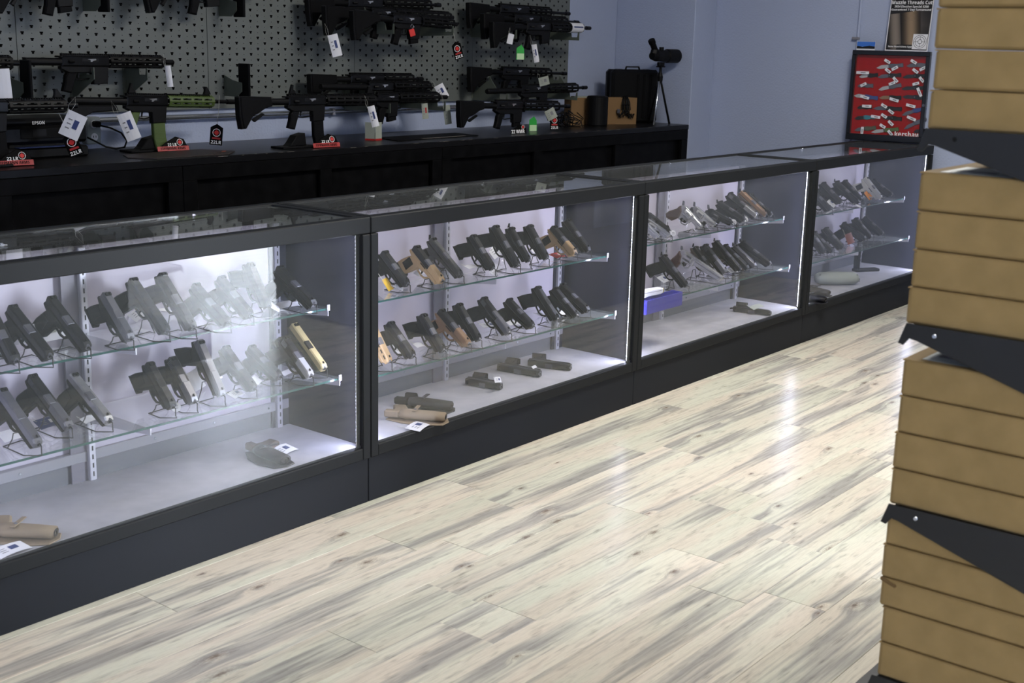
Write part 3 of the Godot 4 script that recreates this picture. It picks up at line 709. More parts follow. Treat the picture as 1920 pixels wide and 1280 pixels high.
func deck_items() -> void:
	lying("dark pistol lying in the middle of the second showcase deck", Vector3(1.033, 0.188, -0.129), 0.15, 0.190, "dark_steel", "polymer", "plain")
	lying("dark pistol lying right of the middle on the second showcase deck", Vector3(1.197, 0.188, -0.100), 0.30, 0.180, "dark_steel", "polymer", "plain")
	lying("small dark pistol with standing tag on the second showcase deck", Vector3(0.786, 0.188, -0.120), 0.19, 0.150, "dark_steel", "polymer", "front_cut")
	holster("dark holster with a pistol, rearmost of the pile in the second showcase", Vector3(0.430, 0.1880, -0.167), -1.19, 0.200, "holster_dark", "polymer")
	holster("tan holster with a pistol, front of the pile in the second showcase", Vector3(0.304, 0.1880, -0.088), -1.07, 0.200, "holster_tan", "holster_tan")
	lying("dark pistol lying alone on the third showcase deck", Vector3(2.716, 0.188, -0.024), 0.16, 0.190, "dark_steel", "polymer", "single")
	holster("tan holster at the left edge on the nearest showcase deck", Vector3(-1.135, 0.1880, -0.123), -0.96, 0.190, "holster_tan", "holster_tan")
	holster("dark holster with brown grip on the nearest showcase deck", Vector3(-0.302, 0.1880, -0.141), -1.68, 0.180, "holster_dark", "wood_brown")
	holster("dark holster beside the post on the farthest showcase deck", Vector3(3.406, 0.1880, -0.122), -1.80, 0.170, "holster_dark", "holster_dark")
	holster("grey holster in front of the dark one on the farthest showcase deck", Vector3(3.212, 0.1880, -0.055), -1.55, 0.160, "dark_steel", "dark_steel")
	var bag := thing("soft_pouch", "grey green soft zip pouch on the farthest showcase deck", "pouch", Vector3(3.747, 0.188, -0.162), -0.75)
	var pb := S(true)
	lathe(pb, [-0.15, 0.0, -0.148, 0.03, -0.12, 0.042, 0.0, 0.046, 0.12, 0.042, 0.148, 0.03, 0.15, 0.0], Transform3D(Basis.from_scale(Vector3(0.8, 0.8, 1.0)), Vector3(0, 0.036, 0)), 18)
	put("body", pb, M.card_grey, bag)
	put("zip", tb([Vector3(-0.11, 0.058, 0.025), Vector3(0.0, 0.064, 0.022), Vector3(0.11, 0.058, 0.025)], 0.002), M.dark_steel, bag)
	put("zip_pull", bx(Vector3(0.117, 0.03, 0.028), Vector3(0.012, 0.02, 0.004), 0.002), M.chrome, bag)
	var rest := thing("display_rest", "black L shaped display rest at the back of the farthest showcase deck", "stand", Vector3(4.269, 0.188, -0.237), -0.55)
	put("foot", bx(Vector3(0.02, 0.008, 0.0), Vector3(0.16, 0.016, 0.05), 0.003), M.black, rest)
	put("post", bx(Vector3(-0.045, 0.08, 0.0), Vector3(0.02, 0.13, 0.04), 0.003), M.black, rest)
	# blue plastic tray and the pale tool on it, front left of the third case's lower shelf
	var y: float = LOWER[2]
	var o := thing("blue_tray", "blue plastic tray hooked on the left front edge of the lower shelf, third showcase", "tray", Vector3(1.75, y, -0.05))
	put("tray_floor", bx(Vector3(0, -0.024, 0.002), Vector3(0.28, 0.004, 0.05), 0.001), M.tray_blue, o)
	put("tray_wall", bx(Vector3(0, 0.005, 0.026), Vector3(0.28, 0.058, 0.004), 0.0015), M.tray_blue, o)
	put("tray_wall", bx(Vector3(0, 0.005, -0.023), Vector3(0.28, 0.058, 0.004), 0.0015), M.tray_blue, o)
	for s in [-1, 1]: put("tray_wall", bx(Vector3(s * 0.138, 0.005, 0.0015), Vector3(0.004, 0.058, 0.045), 0.0015), M.tray_blue, o)
	put("divider", bx(Vector3(-0.03, 0.0, 0.0015), Vector3(0.003, 0.045, 0.045), 0.001), M.tray_blue, o)
	put("rear_lip", bx(Vector3(0, 0.003, -0.075), Vector3(0.28, 0.004, 0.104), 0.001), M.tray_blue, o)
	var t := thing("pale_tool", "pale cream stun tool lying across the blue tray", "tool", Vector3(1.70, y + 0.034, -0.075), -0.12)
	put("body", pr([-0.1, -0.016, 0.07, -0.014, 0.085, -0.008, 0.085, 0.012, 0.07, 0.017, -0.1, 0.018], 0.028, 0.005, X(Vector3(0, 0.013, 0))), M.card, t)
	put("nose", bx(Vector3(0.088, 0.014, 0), Vector3(0.012, 0.022, 0.022), 0.004), M.sand, t)
	put("seam", bx(Vector3(-0.01, 0.018, 0.0142), Vector3(0.16, 0.0015, 0.001)), M.print_grey, t)
	price_tag("curled white card beside the pale tool on the blue tray", Vector3(1.72, y + 0.04, -0.085), Vector3(-1.2, 0.1, 0), Vector2(0.14, 0.035), "card", "", false)

# ---------------------------------------------------------------- long guns, muzzles to the right
func rifle(o: Node3D, xs: Array, stock: String, mag: String, furn := "polymer", sights := true, bolt := "silver") -> void:
	var b: float = xs[0]
	var r0: float = xs[1]
	var r1: float = xs[2]
	var h1: float = xs[3]
	var m: float = xs[4]
	var F: Material = M[furn]
	if r0 - b > 0.03:
		put("buffer_tube", lt([b + 0.004, 0, b + 0.004, 0.0135, b + 0.008, 0.0155, r0, 0.0155, r0, 0], X(Vector3(0, -0.004, 0)), 14), M.black, o)
	if stock == "carbine":
		var k := clampf((r0 - b) / 0.26, 0.7, 1.15)
		put("stock", pr([b, 0.018, b + 0.006, 0.022, b + 0.165 * k, 0.018, b + 0.17 * k, -0.022, b + 0.135 * k, -0.030, b + 0.10 * k, -0.050, b + 0.072, -0.064, b + 0.044, -0.104, b + 0.034, -0.117, b + 0.018, -0.118, b + 0.006, -0.06], 0.036, 0.005), M.polymer, o)
		put("butt_pad", pr([b - 0.007, 0.018, b - 0.0003, 0.021, b + 0.0055, -0.06, b + 0.0175, -0.118, b + 0.008, -0.119, b - 0.003, -0.06], 0.034, 0.003), M.black, o)
		put("adjustment_lever", pr([b + 0.075, -0.080, b + 0.125 * k, -0.052, b + 0.135 * k, -0.058, b + 0.09, -0.09], 0.014, 0.002), M.black, o)
	elif stock == "brace":
		put("arm_brace", pr([b + 0.02, 0.016, b + 0.13, 0.014, b + 0.13, -0.022, b + 0.09, -0.035, b + 0.02, -0.085, b + 0.0, -0.08, b + 0.004, -0.03], 0.034, 0.006), M.polymer, o)
	elif stock == "folded":
		put("stock", pr([b + 0.005, -0.02, r0 - 0.05, -0.02, r0 - 0.04, -0.042, b + 0.10, -0.05, b + 0.05, -0.075, b + 0.01, -0.06], 0.03, 0.005), M.black, o)
	# receivers
	var up := put("upper_receiver", pr([r0, -0.020, r0, 0.014, r0 + 0.008, 0.021, r1, 0.021, r1, -0.020], 0.032, 0.004), M.black_gloss, o)
	var rail := S()
	var x := r0 + 0.006
	while x < h1 - 0.008:
		box(rail, Vector3(0.0055, 0.006, 0.019), X(Vector3(x, 0.0275, 0)), 0.001)
		x += 0.0105
	box(rail, Vector3(r1 - r0 - 0.006, 0.005, 0.014), X(Vector3((r0 + r1) / 2, 0.0232, 0)))
	if furn == "polymer": box(rail, Vector3(h1 - r1 - 0.004, 0.005, 0.014), X(Vector3((h1 + r1) / 2, 0.0232, 0)))
	put("top_rail", rail, M.black, up)
	put("bolt_cover", bx(Vector3(r0 + (r1 - r0) * 0.58, 0.0045, 0.0158), Vector3((r1 - r0) * 0.34, 0.014, 0.002), 0.0008), M.dark_steel, up)
	if bolt == "silver":
		put("bolt_mark", pr([-0.019, 0.004, 0.022, 0.006, 0.022, -0.001, 0.010, -0.002, 0.003, -0.008, -0.005, -0.007, -0.004, -0.001], 0.0012, 0.0, X(Vector3(r0 + (r1 - r0) * 0.6, 0.005, 0.0171))), M.silver, up)
	put("forward_assist", lt([0, 0, 0, 0.006, 0.02, 0.006, 0.02, 0], X(Vector3(r0 + 0.03, -0.002, 0.018), Vector3(0, -0.5, 0)), 8), M.black, up)
	put("charging_handle", bx(Vector3(r0 - 0.006, 0.017, 0), Vector3(0.014, 0.007, 0.044), 0.002), M.black, o)
	var gx := r0 + 0.03
	put("lower_receiver", pr([r0 - 0.006, -0.0205, r0 - 0.006, -0.032, r0 + 0.03, -0.048, r1 - 0.105, -0.046, r1 - 0.082, -0.05, r1 - 0.078, -0.094, r1 - 0.012, -0.09, r1 - 0.006, -0.0205], 0.03, 0.003), M.black, o)
	put("pistol_grip", pr([gx - 0.002, -0.044, gx + 0.036, -0.048, gx + 0.03, -0.066, gx + 0.008, -0.128, gx - 0.03, -0.120, gx - 0.018, -0.085, gx - 0.014, -0.058], 0.028, 0.005), F if furn == "green" else M.polymer, o)
	put("trigger_guard", tb([Vector3(gx + 0.03, -0.050, 0), Vector3(gx + 0.036, -0.072, 0), Vector3(gx + 0.06, -0.075, 0), Vector3(r1 - 0.08, -0.068, 0)], 0.003), M.black, o)
	put("trigger", pr([gx + 0.056, -0.044, gx + 0.048, -0.046, gx + 0.046, -0.066, gx + 0.051, -0.068, gx + 0.053, -0.056], 0.006, 0.001), M.dark_steel, o)
	var mx := r1 - 0.076
	if mag == "long": 
		var g := put("magazine", pr([mx + 0.002, -0.091, mx + 0.062, -0.089, mx + 0.066, -0.15, mx + 0.078, -0.192, mx + 0.018, -0.202, mx + 0.006, -0.16], 0.022, 0.003), F, o)
		var rb := S()
		for k in 4: prism(rb, V([mx + 0.010 + 0.0025 * k, -0.115 - 0.02 * k, mx + 0.058 + 0.003 * k, -0.112 - 0.02 * k, mx + 0.058 + 0.003 * k, -0.115 - 0.02 * k, mx + 0.010 + 0.0025 * k, -0.118 - 0.02 * k]), -0.0118, 0.0118)
		put("ribs", rb, F, g)
	elif mag == "short":
		put("magazine", pr([mx + 0.004, -0.091, mx + 0.060, -0.089, mx + 0.062, -0.11, mx + 0.004, -0.118], 0.022, 0.003), M.polymer, o)
	# free-float handguard: eight bars round the barrel with open slots between posts
	var hg := S()
	var l := h1 - r1
	var R := 0.0235
	for k in 8:
		var a := TAU * (k + 0.5) / 8.0
		var c := Vector3(0, cos(a) * R, sin(a) * R)
		var rot := Vector3(a, 0, 0)
		for e in [-1, 1]:
			var off: Vector3 = Vector3(0, -sin(a), cos(a)) * 0.0077 * e
			box(hg, Vector3(l, 0.003, 0.0068), X(Vector3((r1 + h1) / 2, c.y, c.z) + off, rot))
		var n := maxi(2, int(l / 0.05))
		for i in n + 1:
			var px := r1 + 0.008 + (l - 0.016) * i / n
			box(hg, Vector3(0.013, 0.0028, 0.016), X(Vector3(px, c.y, c.z), rot))
	put("handguard", hg, F if furn == "green" else M.black, o)
	var bl := m - 0.0
	put("barrel", lt([r1 - 0.01, 0, r1 - 0.01, 0.0095, bl - 0.045, 0.0085, bl - 0.045, 0.0112, bl - 0.004, 0.0112, bl, 0.009, bl, 0.004, bl - 0.01, 0.004, bl - 0.01, 0], Transform3D.IDENTITY, 14), M.black_gloss, o)
	if sights:
		put("rear_sight", pr([r0 + 0.012, 0.031, r0 + 0.05, 0.031, r0 + 0.046, 0.044, r0 + 0.034, 0.050, r0 + 0.036, 0.07, r0 + 0.026, 0.072, r0 + 0.018, 0.048], 0.014, 0.002), M.black, o)
		put("front_sight", pr([h1 - 0.045, 0.031, h1 - 0.008, 0.031, h1 - 0.012, 0.042, h1 - 0.028, 0.064, h1 - 0.038, 0.064, h1 - 0.04, 0.044], 0.014, 0.002), M.black, o)

func hook(label: String, x: float, steps: Array) -> void:
	# sheet steel hook plate standing out from the pegboard, stepping down from row to row
	var o := thing("gun_hook", label, "wall hook", Vector3(x, 0, -2.128), 0.0, "steel hooks on the pegboard")
	var top := []
	var low := []
	for s in steps:                     # z of the row, height of its bore
		var z: float = s[0] + 2.128
		var y: float = s[1] - 0.052
		if top.is_empty(): top += [0.0, y + 0.03]
		top += [z - 0.026, y + 0.03, z - 0.020, y, z + 0.020, y, z + 0.026, y + 0.03]
		low = [z + 0.034, y + 0.03, z + 0.034, y - 0.018, 0.0, steps[0][1] - 0.16] if s == steps[-1] else []
	put("plate", side(top + low, 0.0035, 0.0), M.hook_steel, o)
	put("flange", b2(Vector3(-0.014, steps[0][1] - 0.15, 0), Vector3(0.014, steps[0][1] - 0.02, 0.003), 0.001), M.hook_steel, o)

func pad_mount(label: String, x: float, y: float) -> void:
	var o := thing("padded_hook", label, "wall hook", Vector3(x, y, -2.128), 0.0, "empty padded hooks on the pegboard")
	put("plate", side([0, -0.075, 0.09, -0.075, 0.125, -0.05, 0.125, -0.01, 0.06, 0.0, 0, 0.02], 0.004), M.hook_steel, o)
	put("pad", bx(Vector3(0.012, 0.0, 0.13), Vector3(0.013, 0.155, 0.075), 0.003), M.polymer, o)

func rifles() -> void:
	# butt, receiver back, front, handguard end, muzzle along x; y of the bore, z; stock, magazine, furniture, sights; label
	for r in [
		[[0.064, 0.229, 0.450, 0.719, 0.780], 1.326, -2.0, -0.009, "none", "", "polymer", false, "short black buffer-tube pistol mounted on the wall at the upper left"],
		[[-0.430, -0.164, -0.077, 0.011, 0.048], 1.322, -2.0, -0.014, "carbine", "", "polymer", false, "black rifle of which only the muzzle shows at the left edge"],
		[[0.180, 0.444, 0.648, 0.888, 1.016], 1.176, -1.88, -0.031, "folded", "long", "green", true, "black rifle with green handguard and green magazine on a counter stand"],
		[[-0.580, -0.344, -0.179, 0.059, 0.117], 1.167, -1.72, -0.005, "carbine", "long", "polymer", true, "black rifle reaching in from the left edge over the printer"],
		[[0.871, 1.149, 1.375, 1.694, 1.859], 1.165, -1.68, -0.013, "carbine", "long", "polymer", true, "black rifle standing on its magazine at the middle of the back counter"],
		[[1.603, 1.873, 2.115, 2.333, 2.421], 1.244, -2.03, -0.011, "carbine", "", "polymer", false, "black rifle at the back of the stepped middle rifles"],
		[[1.580, 1.906, 2.079, 2.364, 2.393], 1.212, -1.93, -0.018, "none", "", "polymer", false, "black rifle in the middle step of the middle rifles"],
		[[1.538, 1.863, 2.015, 2.317, 2.393], 1.154, -1.83, -0.006, "none", "short", "polymer", false, "black rifle at the front of the stepped middle rifles"],
		[[1.595, 1.858, 2.103, 2.467, 2.557], 1.610, -2.03, 0.015, "carbine", "", "polymer", false, "black rifle highest at the top middle, cut by the frame"],
		[[1.613, 1.926, 2.098, 2.515, 2.549], 1.569, -1.93, -0.009, "carbine", "", "polymer", false, "black rifle with long stock and white tag at the top middle"],
		[[1.700, 1.975, 2.178, 2.428, 2.466], 1.550, -1.83, -0.034, "carbine", "short", "polymer", false, "black rifle nearest the viewer at the top middle"],
		[[2.786, 3.052, 3.323, 3.530, 3.735], 1.627, -2.03, -0.012, "carbine", "", "polymer", false, "black rifle rearmost at the top right"],
		[[2.793, 3.060, 3.298, 3.559, 3.694], 1.570, -1.93, -0.006, "carbine", "", "polymer", false, "black rifle in the middle row at the top right"],
		[[2.752, 3.048, 3.271, 3.586, 3.678], 1.525, -1.83, 0.007, "carbine", "", "polymer", false, "black rifle with white barrel wrap at the top right"],
		[[2.804, 3.088, 3.338, 3.548, 3.722], 1.279, -2.03, -0.023, "carbine", "", "polymer", false, "black rifle on the wall above the cardboard box, rear one"],
		[[2.801, 3.102, 3.355, 3.649, 3.761], 1.173, -1.9, 0.006, "none", "", "polymer", false, "black stockless rifle hanging before the cardboard box"],
		[[2.340, 2.637, 2.868, 3.198, 3.317], 1.117, -1.7, -0.032, "carbine", "short", "polymer", false, "black rifle standing on the counter left of the cylindrical speaker"],
		[[-0.066, 0.147, 0.289, 0.526, 0.604], 1.618, -1.98, 0.036, "carbine", "short", "polymer", false, "black rifle above the top left corner, only its grip showing"],
		[[0.631, 0.850, 1.024, 1.238, 1.333], 1.643, -1.98, 0.034, "carbine", "", "polymer", false, "black rifle above the top edge, its grip left of the middle panel"],
	]:
		var at := Vector3(r[0][0], r[1], r[2])
		var xs := []
		for v in r[0]: xs.append(v - at.x)
		var o := thing("rifle", r[8], "rifle", at)
		o.rotation.z = r[3]
		rifle(o, xs, r[4], r[5], r[6], r[7])
	var A := [[-2.03, 1.24], [-1.93, 1.205], [-1.83, 1.149]]
	hook("steel hook plate under the stocks of the three stepped middle rifles", 1.93, A)
	hook("steel hook plate under the muzzles of the three stepped middle rifles", 2.345, A)
	var B := [[-2.03, 1.617], [-1.93, 1.564], [-1.83, 1.537]]
	hook("steel hook plate under the stocks of the rifles at the top middle", 1.955, B)
	hook("steel hook plate under the muzzles of the rifles at the top middle", 2.40, B)
	var C := [[-2.03, 1.622], [-1.93, 1.568], [-1.83, 1.528]]
	hook("steel hook plate under the stocks of the rifles at the top right", 2.93, C)
	hook("steel hook plate under the muzzles of the rifles at the top right", 3.52, C)
	var E := [[-2.03, 1.27], [-1.9, 1.175]]
	hook("steel hook plate under the stocks of the two lower right wall rifles", 2.95, E)
	hook("steel hook plate under the muzzles of the two lower right wall rifles", 3.62, E)
	hook("steel hook plate under the short buffer-tube pistol's receiver", 0.36, [[-2.0, 1.322]])
	hook("steel hook plate under the short buffer-tube pistol's handguard", 0.62, [[-2.0, 1.319]])
	pad_mount("empty steel hook with black pad left of the rifle on the counter stand", 1.16, 1.238)
	pad_mount("empty steel hook with black pad hanging from the top edge at the left", 1.14, 1.60)
	pad_mount("empty steel hook with black pad at the top left corner", 0.43, 1.60)
	pad_mount("empty steel hook with black pad at the left edge of the picture", 0.06, 1.25)
# ---------------------------------------------------------------- on the back counter
const CT := 0.951
func red_sign(label: String, at: Vector3, words: String, foot_x: float) -> void:
	var o := thing("counter_sign", label, "sign", at, -0.12)
	o.rotation.x = -0.25
	put("board", pr([-0.075, 0.0, 0.078, 0.0, 0.058, 0.05, 0.02, 0.062, -0.03, 0.038], 0.008, 0.001), M.card_black, o)
	put("red_band", bx(Vector3(0.001, 0.011, 0.0046), Vector3(0.15, 0.02, 0.0012), 0.0003), M.card_red, o)
	text("lettering", words, M.card_black, o, X(Vector3(0, 0.0112, 0.0055)), 0.0115, true, 0.95)
	text("calibre", "22 LR", M.print_white, o, X(Vector3(-0.002, 0.027, 0.0045)), 0.013)
	crest(o, Vector3(0.036, 0.037, 0.0045), 0.013)

func crest(o: Node3D, at: Vector3, r: float) -> void:
	var ring := S(true)
	var pts := []
	for k in 24: pts.append(at + Vector3(cos(TAU * k / 24) * r, sin(TAU * k / 24) * r, 0))
	tube(ring, pts, r * 0.1, 5, true)
	put("emblem_ring", ring, M.print_white, o)
	var c := S()
	lathe(c, [0, 0, 0, r * 0.62, 0.0006, r * 0.62, 0.0006, 0], X(at, Vector3(0, -PI / 2, 0)), 18)
	for k in 4: box(c, Vector3(r * 0.5, r * 0.16, 0.0006), X(at + Vector3(cos(TAU * k / 4), sin(TAU * k / 4), 0) * r * 0.95, Vector3(0, 0, TAU * k / 4)))
	put("emblem", c, M.print_red, o)

func hang_tag(label: String, at: Vector3, rot: Vector3, cord_up: float) -> void:
	var o := thing("hang_tag", label, "hang tag", at)
	o.rotation = rot
	put("card", pr([-0.027, -0.042, 0.027, -0.042, 0.027, 0.034, 0.0, 0.05, -0.027, 0.034], 0.002, 0.0003), M.card_black, o)
	crest(o, Vector3(0, 0.012, 0.0012), 0.016)
	put("red_lines", bx(Vector3(0, -0.013, 0.0012), Vector3(0.036, 0.008, 0.0005)), M.card_red, o)
	text("calibre", "22LR", M.print_white, o, X(Vector3(0, -0.030, 0.0014)), 0.015)
	put("string", tb([Vector3(0, 0.044, 0), Vector3(0.002, 0.044 + cord_up * 0.5, 0.0), Vector3(0.0, 0.044 + cord_up, 0)], 0.0008, 4), M.string, o)

func counter_items() -> void:
	red_sign("triangular red and black counter sign at the left edge of the back counter", Vector3(-0.2, CT + 0.001, -1.66), "TIPPMANN ARMS", 0)
	red_sign("triangular red and black counter sign beside the green magazine", Vector3(0.64, CT + 0.001, -1.835), "TIPPMANN ARMS", 0)
	red_sign("triangular red and black counter sign beside the black magazine stand", Vector3(1.305, CT + 0.001, -1.595), "TIPPMANN ARMS", 0)
	for k in 3:
		var p: Array = [[-0.30, -1.70, "black magazine foot stand at the left edge of the counter"], [0.55, -1.905, "black foot stand under the green magazine"], [1.19, -1.685, "black foot stand under the black rifle's magazine"]][k]
		var s := thing("magazine_stand", p[2], "stand", Vector3(p[0], CT, p[1]))
		put("base_plate", bx(Vector3(0, 0.005, 0), Vector3(0.2, 0.01, 0.09), 0.003), M.black, s)
		put("socket", pr([-0.045, 0.0, 0.055, 0.0, 0.048, 0.055, -0.002, 0.045, -0.03, 0.012], 0.05, 0.003, X(Vector3(0, 0.0102, 0))), M.black, s)
	hang_tag("black and red 22LR hang tag leaning under the left rifle's muzzle", Vector3(0.075, CT + 0.062, -1.70), Vector3(0, -0.5, 0.35), 0.09)
	hang_tag("black and red 22LR hang tag hung from the green rifle's handguard", Vector3(0.845, CT + 0.062, -1.80), Vector3(0, -0.6, -0.1), 0.13)
	hang_tag("black and red 22LR hang tag below the top middle rifles", Vector3(2.44, 1.388, -1.80), Vector3(0, -0.35, 0.3), 0.10)
	hang_tag("black and red hang tag standing under the lower right rifle's muzzle", Vector3(3.135, CT + 0.05, -1.67), Vector3(-0.1, -0.5, 0), 0.06)
	# hanging price tags, pixels turned to metres beforehand
	for r in [
		[0.074, 1.090, -1.690, 0, -0.5, -0.45, 0.075, 0.1, "card", "card_blue", "blue and white tag hanging from the left rifle over the printer"],
		[0.422, 1.065, -1.830, 0, -0.5, 0.35, 0.06, 0.115, "card", "card_blue", "white tag hanging from the green rifle"],
		[1.634, 1.405, -1.880, 0, -0.5, 0.25, 0.05, 0.105, "card", "card_blue", "white tag hanging from the stock at the top middle"],
		[1.643, 1.081, -1.630, 0, -0.7, 0.25, 0.035, 0.1, "card", "card_blue", "white tag hanging from the black rifle on the counter stand"],
		[2.373, 1.178, -1.850, 0, -0.8, 0.5, 0.05, 0.075, "card", "card_blue", "white tag at the muzzles of the middle rifles"],
		[2.223, 1.080, -1.830, 0, -0.4, 0.1, 0.035, 0.08, "card_grey", "card_red", "grey tag with red end under the middle rifles"],
		[2.365, 1.059, -1.800, 0, -0.4, 0.15, 0.04, 0.1, "card_grey", "card_grey", "grey tag hanging lowest at the right of the middle rifles"],
		[2.855, 1.457, -1.780, 0, -0.5, -0.2, 0.035, 0.055, "card", "", "white tag under the stock of the front top right rifle"],
		[3.083, 1.381, -1.780, 0, -0.9, 0.2, 0.03, 0.1, "card", "card_blue", "curled white tag hanging at the grip of the top right rifle"],
		[3.275, 1.223, -1.860, 0, -0.5, 0.25, 0.065, 0.05, "card_grey", "print_grey", "grey tag above the stockless rifle"],
		[3.087, 1.049, -1.660, 0, -0.6, 0.5, 0.06, 0.06, "card_grey", "print_grey", "grey tag hanging at the muzzle of the front right rifle"],
		[0.718, 1.262, -1.950, 0, -0.6, 0.1, 0.025, 0.09, "card", "", "thin white tag at the muzzle of the buffer-tube pistol"],
		[-0.170, 1.232, -1.750, 0, -0.3, 0.05, 0.06, 0.14, "card", "", "tall white card at the left edge of the picture"],
	]:
		price_tag(r[10], Vector3(r[0], r[1], r[2]), Vector3(r[3], r[4], r[5]), Vector2(r[6], r[7]), r[8], r[9], true, "tags hanging from the rifles")
	var w := thing("barrel_wrap", "white printed wrap round the top right rifle's barrel", "label", Vector3(3.46, 1.5305, -1.83))
	put("sleeve", lt([0, 0.028, 0, 0.0295, 0.115, 0.0295, 0.115, 0.028], Transform3D.IDENTITY, 20), M.card, w)
	put("printing", bx(Vector3(0.06, 0.004, 0.0292), Vector3(0.09, 0.008, 0.0012)), M.card_blue, w)
	var tc := thing("tent_card", "folded grey tent card with red edge hanging under the middle rifles", "card", Vector3(1.80, CT, -1.78), -0.5)
	for s in [-1, 1]:
		put("leaf", bx(Vector3(s * 0.022, 0.045, 0), Vector3(0.05, 0.085, 0.0015), 0.0, Vector3(0, s * 0.6, 0)), M.card_grey, tc)
		put("red_edge", bx(Vector3(s * 0.022, 0.004, 0), Vector3(0.05, 0.008, 0.0022), 0.0, Vector3(0, s * 0.6, 0)), M.card_red, tc)
	var kc := thing("key_tag", "small red key tag on the trigger of the top middle rifle", "key tag", Vector3(2.09, 1.475, -1.80))
	put("leaf", bx(Vector3(0, 0, 0), Vector3(0.03, 0.036, 0.004), 0.002, Vector3(0, -0.4, 0.3)), M.print_red, kc)
	put("ring", tb([Vector3(0, 0.018, 0), Vector3(0.012, 0.03, 0), Vector3(0, 0.044, 0), Vector3(-0.012, 0.03, 0), Vector3(0, 0.018, 0)], 0.0012, 5), M.chrome, kc)
	for r in [[3.02, CT + 0.001, -1.735, "bright green tag with pale lower half standing on the counter by the front right rifle"], [2.945, 1.345, -1.78, "bright green tag with pale lower half hanging below the top right rifles"]]:
		var g := thing("green_tag", r[3], "tag", Vector3(r[0], r[1], r[2]), -0.5)
		put("card", pr([-0.024, 0.0, 0.026, 0.004, 0.022, 0.06, 0.006, 0.082, -0.022, 0.064], 0.002, 0.0), M.bright_green, g)
		put("paper", bx(Vector3(0.001, 0.018, 0.0016), Vector3(0.042, 0.034, 0.001)), M.pale_green, g)
	var wm := thing("counter_sign", "small black sign reading 22 WMR under the front right rifle", "sign", Vector3(2.79, CT, -1.655), -0.12)
	put("board", pr([-0.06, 0.0, 0.06, 0.0, 0.06, 0.03, 0.03, 0.05, -0.03, 0.03], 0.008, 0.001, X(Vector3.ZERO, Vector3(-0.25, 0, 0))), M.card_black, wm)
	text("lettering", "22 WMR", M.print_white, wm, X(Vector3(-0.01, 0.013, 0.0065), Vector3(-0.25, 0, 0)), 0.02)
	crest(wm, Vector3(0.036, 0.036, -0.002), 0.011)
	# printer
	var p := thing("printer", "low black desktop printer at the left end of the back counter", "printer", Vector3(0.07, CT, -1.99))
	put("lower_tray", bx(Vector3(0.0, 0.022, 0.02), Vector3(0.36, 0.044, 0.22), 0.008), M.black, p)
	put("output_slot", bx(Vector3(0.0, 0.05, 0.085), Vector3(0.3, 0.014, 0.03)), M.bore, p)
	put("sheet", bx(Vector3(-0.02, 0.0455, 0.11), Vector3(0.22, 0.002, 0.06)), M.card_blue, p)
	var pb := put("body", bx(Vector3(0.0, 0.092, 0.0), Vector3(0.38, 0.072, 0.23), 0.012), M.black_gloss, p)
	put("control_panel", bx(Vector3(0.02, 0.098, 0.1155), Vector3(0.26, 0.04, 0.004), 0.002), M.polymer, p)
	put("display", bx(Vector3(-0.03, 0.1, 0.118), Vector3(0.06, 0.026, 0.002)), M.dark_steel, p)
	put("scanner_lid", bx(Vector3(0.0, 0.143, 0.0), Vector3(0.38, 0.028, 0.23), 0.01), M.black, p)
	text("lettering", "EPSON", M.print_white, p, X(Vector3(-0.03, 0.139, 0.1155)), 0.013)
	var kn := S()
	for k in 6: box(kn, Vector3(0.008, 0.006, 0.002), X(Vector3(0.06 + 0.014 * k, 0.1, 0.118)), 0.001)
	put("buttons", kn, M.grey_steel, p)
	# outlet with plug
	var ol := thing("wall_outlet", "grey surface socket box with a black plug behind the printer", "outlet", Vector3(0.437, 1.03, -2.15))
	put("box", bx(Vector3(0, 0, 0.022), Vector3(0.07, 0.115, 0.044), 0.005), M.outlet, ol)
	for y in [-0.027, 0.027]: put("socket", lt([0, 0, 0, 0.017, 0.003, 0.0165, 0.003, 0], X(Vector3(0, y, 0.044), Vector3(0, -PI / 2, 0)), 16), M.card, ol)
	for s in [-1, 1]: put("socket_slot", bx(Vector3(s * 0.006, -0.025, 0.0472), Vector3(0.0025, 0.009, 0.001)), M.bore, ol)
	var cd := thing("power_cord", "black power cord looping from the wall outlet down to the counter", "cord", Vector3(0.44, 1.055, -2.10))
	put("plug", bx(Vector3(0, 0.004, 0.012), Vector3(0.03, 0.026, 0.034), 0.006), M.black, cd)
	put("cable", tb([Vector3(0.0, 0.0, 0.03), Vector3(0.05, -0.012, 0.035), Vector3(0.1, -0.035, 0.04), Vector3(0.12, -0.07, 0.05), Vector3(0.10, -0.095, 0.06), Vector3(0.05, -0.099, 0.07), Vector3(0.0, -0.088, 0.07), Vector3(-0.05, -0.06, 0.06), Vector3(-0.08, -0.04, 0.03)], 0.004, 7), M.black, cd)
	# mats
	var m1 := thing("counter_mat", "brown rubber mat under the green rifle", "mat", Vector3(0.5, CT, -1.69))
	put("sheet", pr([-0.20, -0.02, -0.12, -0.10, 0.24, -0.105, 0.34, -0.02, 0.27, 0.13, -0.14, 0.1], 0.005, 0.001, Transform3D(Basis(Vector3(1, 0, 0), Vector3(0, 0, -1), UP), Vector3(0, 0.0026, 0))), M.mat_brown, m1)
	put("worn_edge", bx(Vector3(0.28, 0.0055, 0.02), Vector3(0.06, 0.0008, 0.016), 0.0, Vector3(0, 0.8, 0)), M.rust, m1)
	var m2 := thing("counter_mat", "dark work mat with a pale strip right of the tent card", "mat", Vector3(2.15, CT, -1.76))
	put("sheet", pr([-0.3, -0.09, 0.33, -0.08, 0.36, 0.11, -0.24, 0.12], 0.004, 0.001, Transform3D(Basis(Vector3(1, 0, 0), Vector3(0, 0, -1), UP), Vector3(0, 0.0021, 0))), M.polymer, m2)
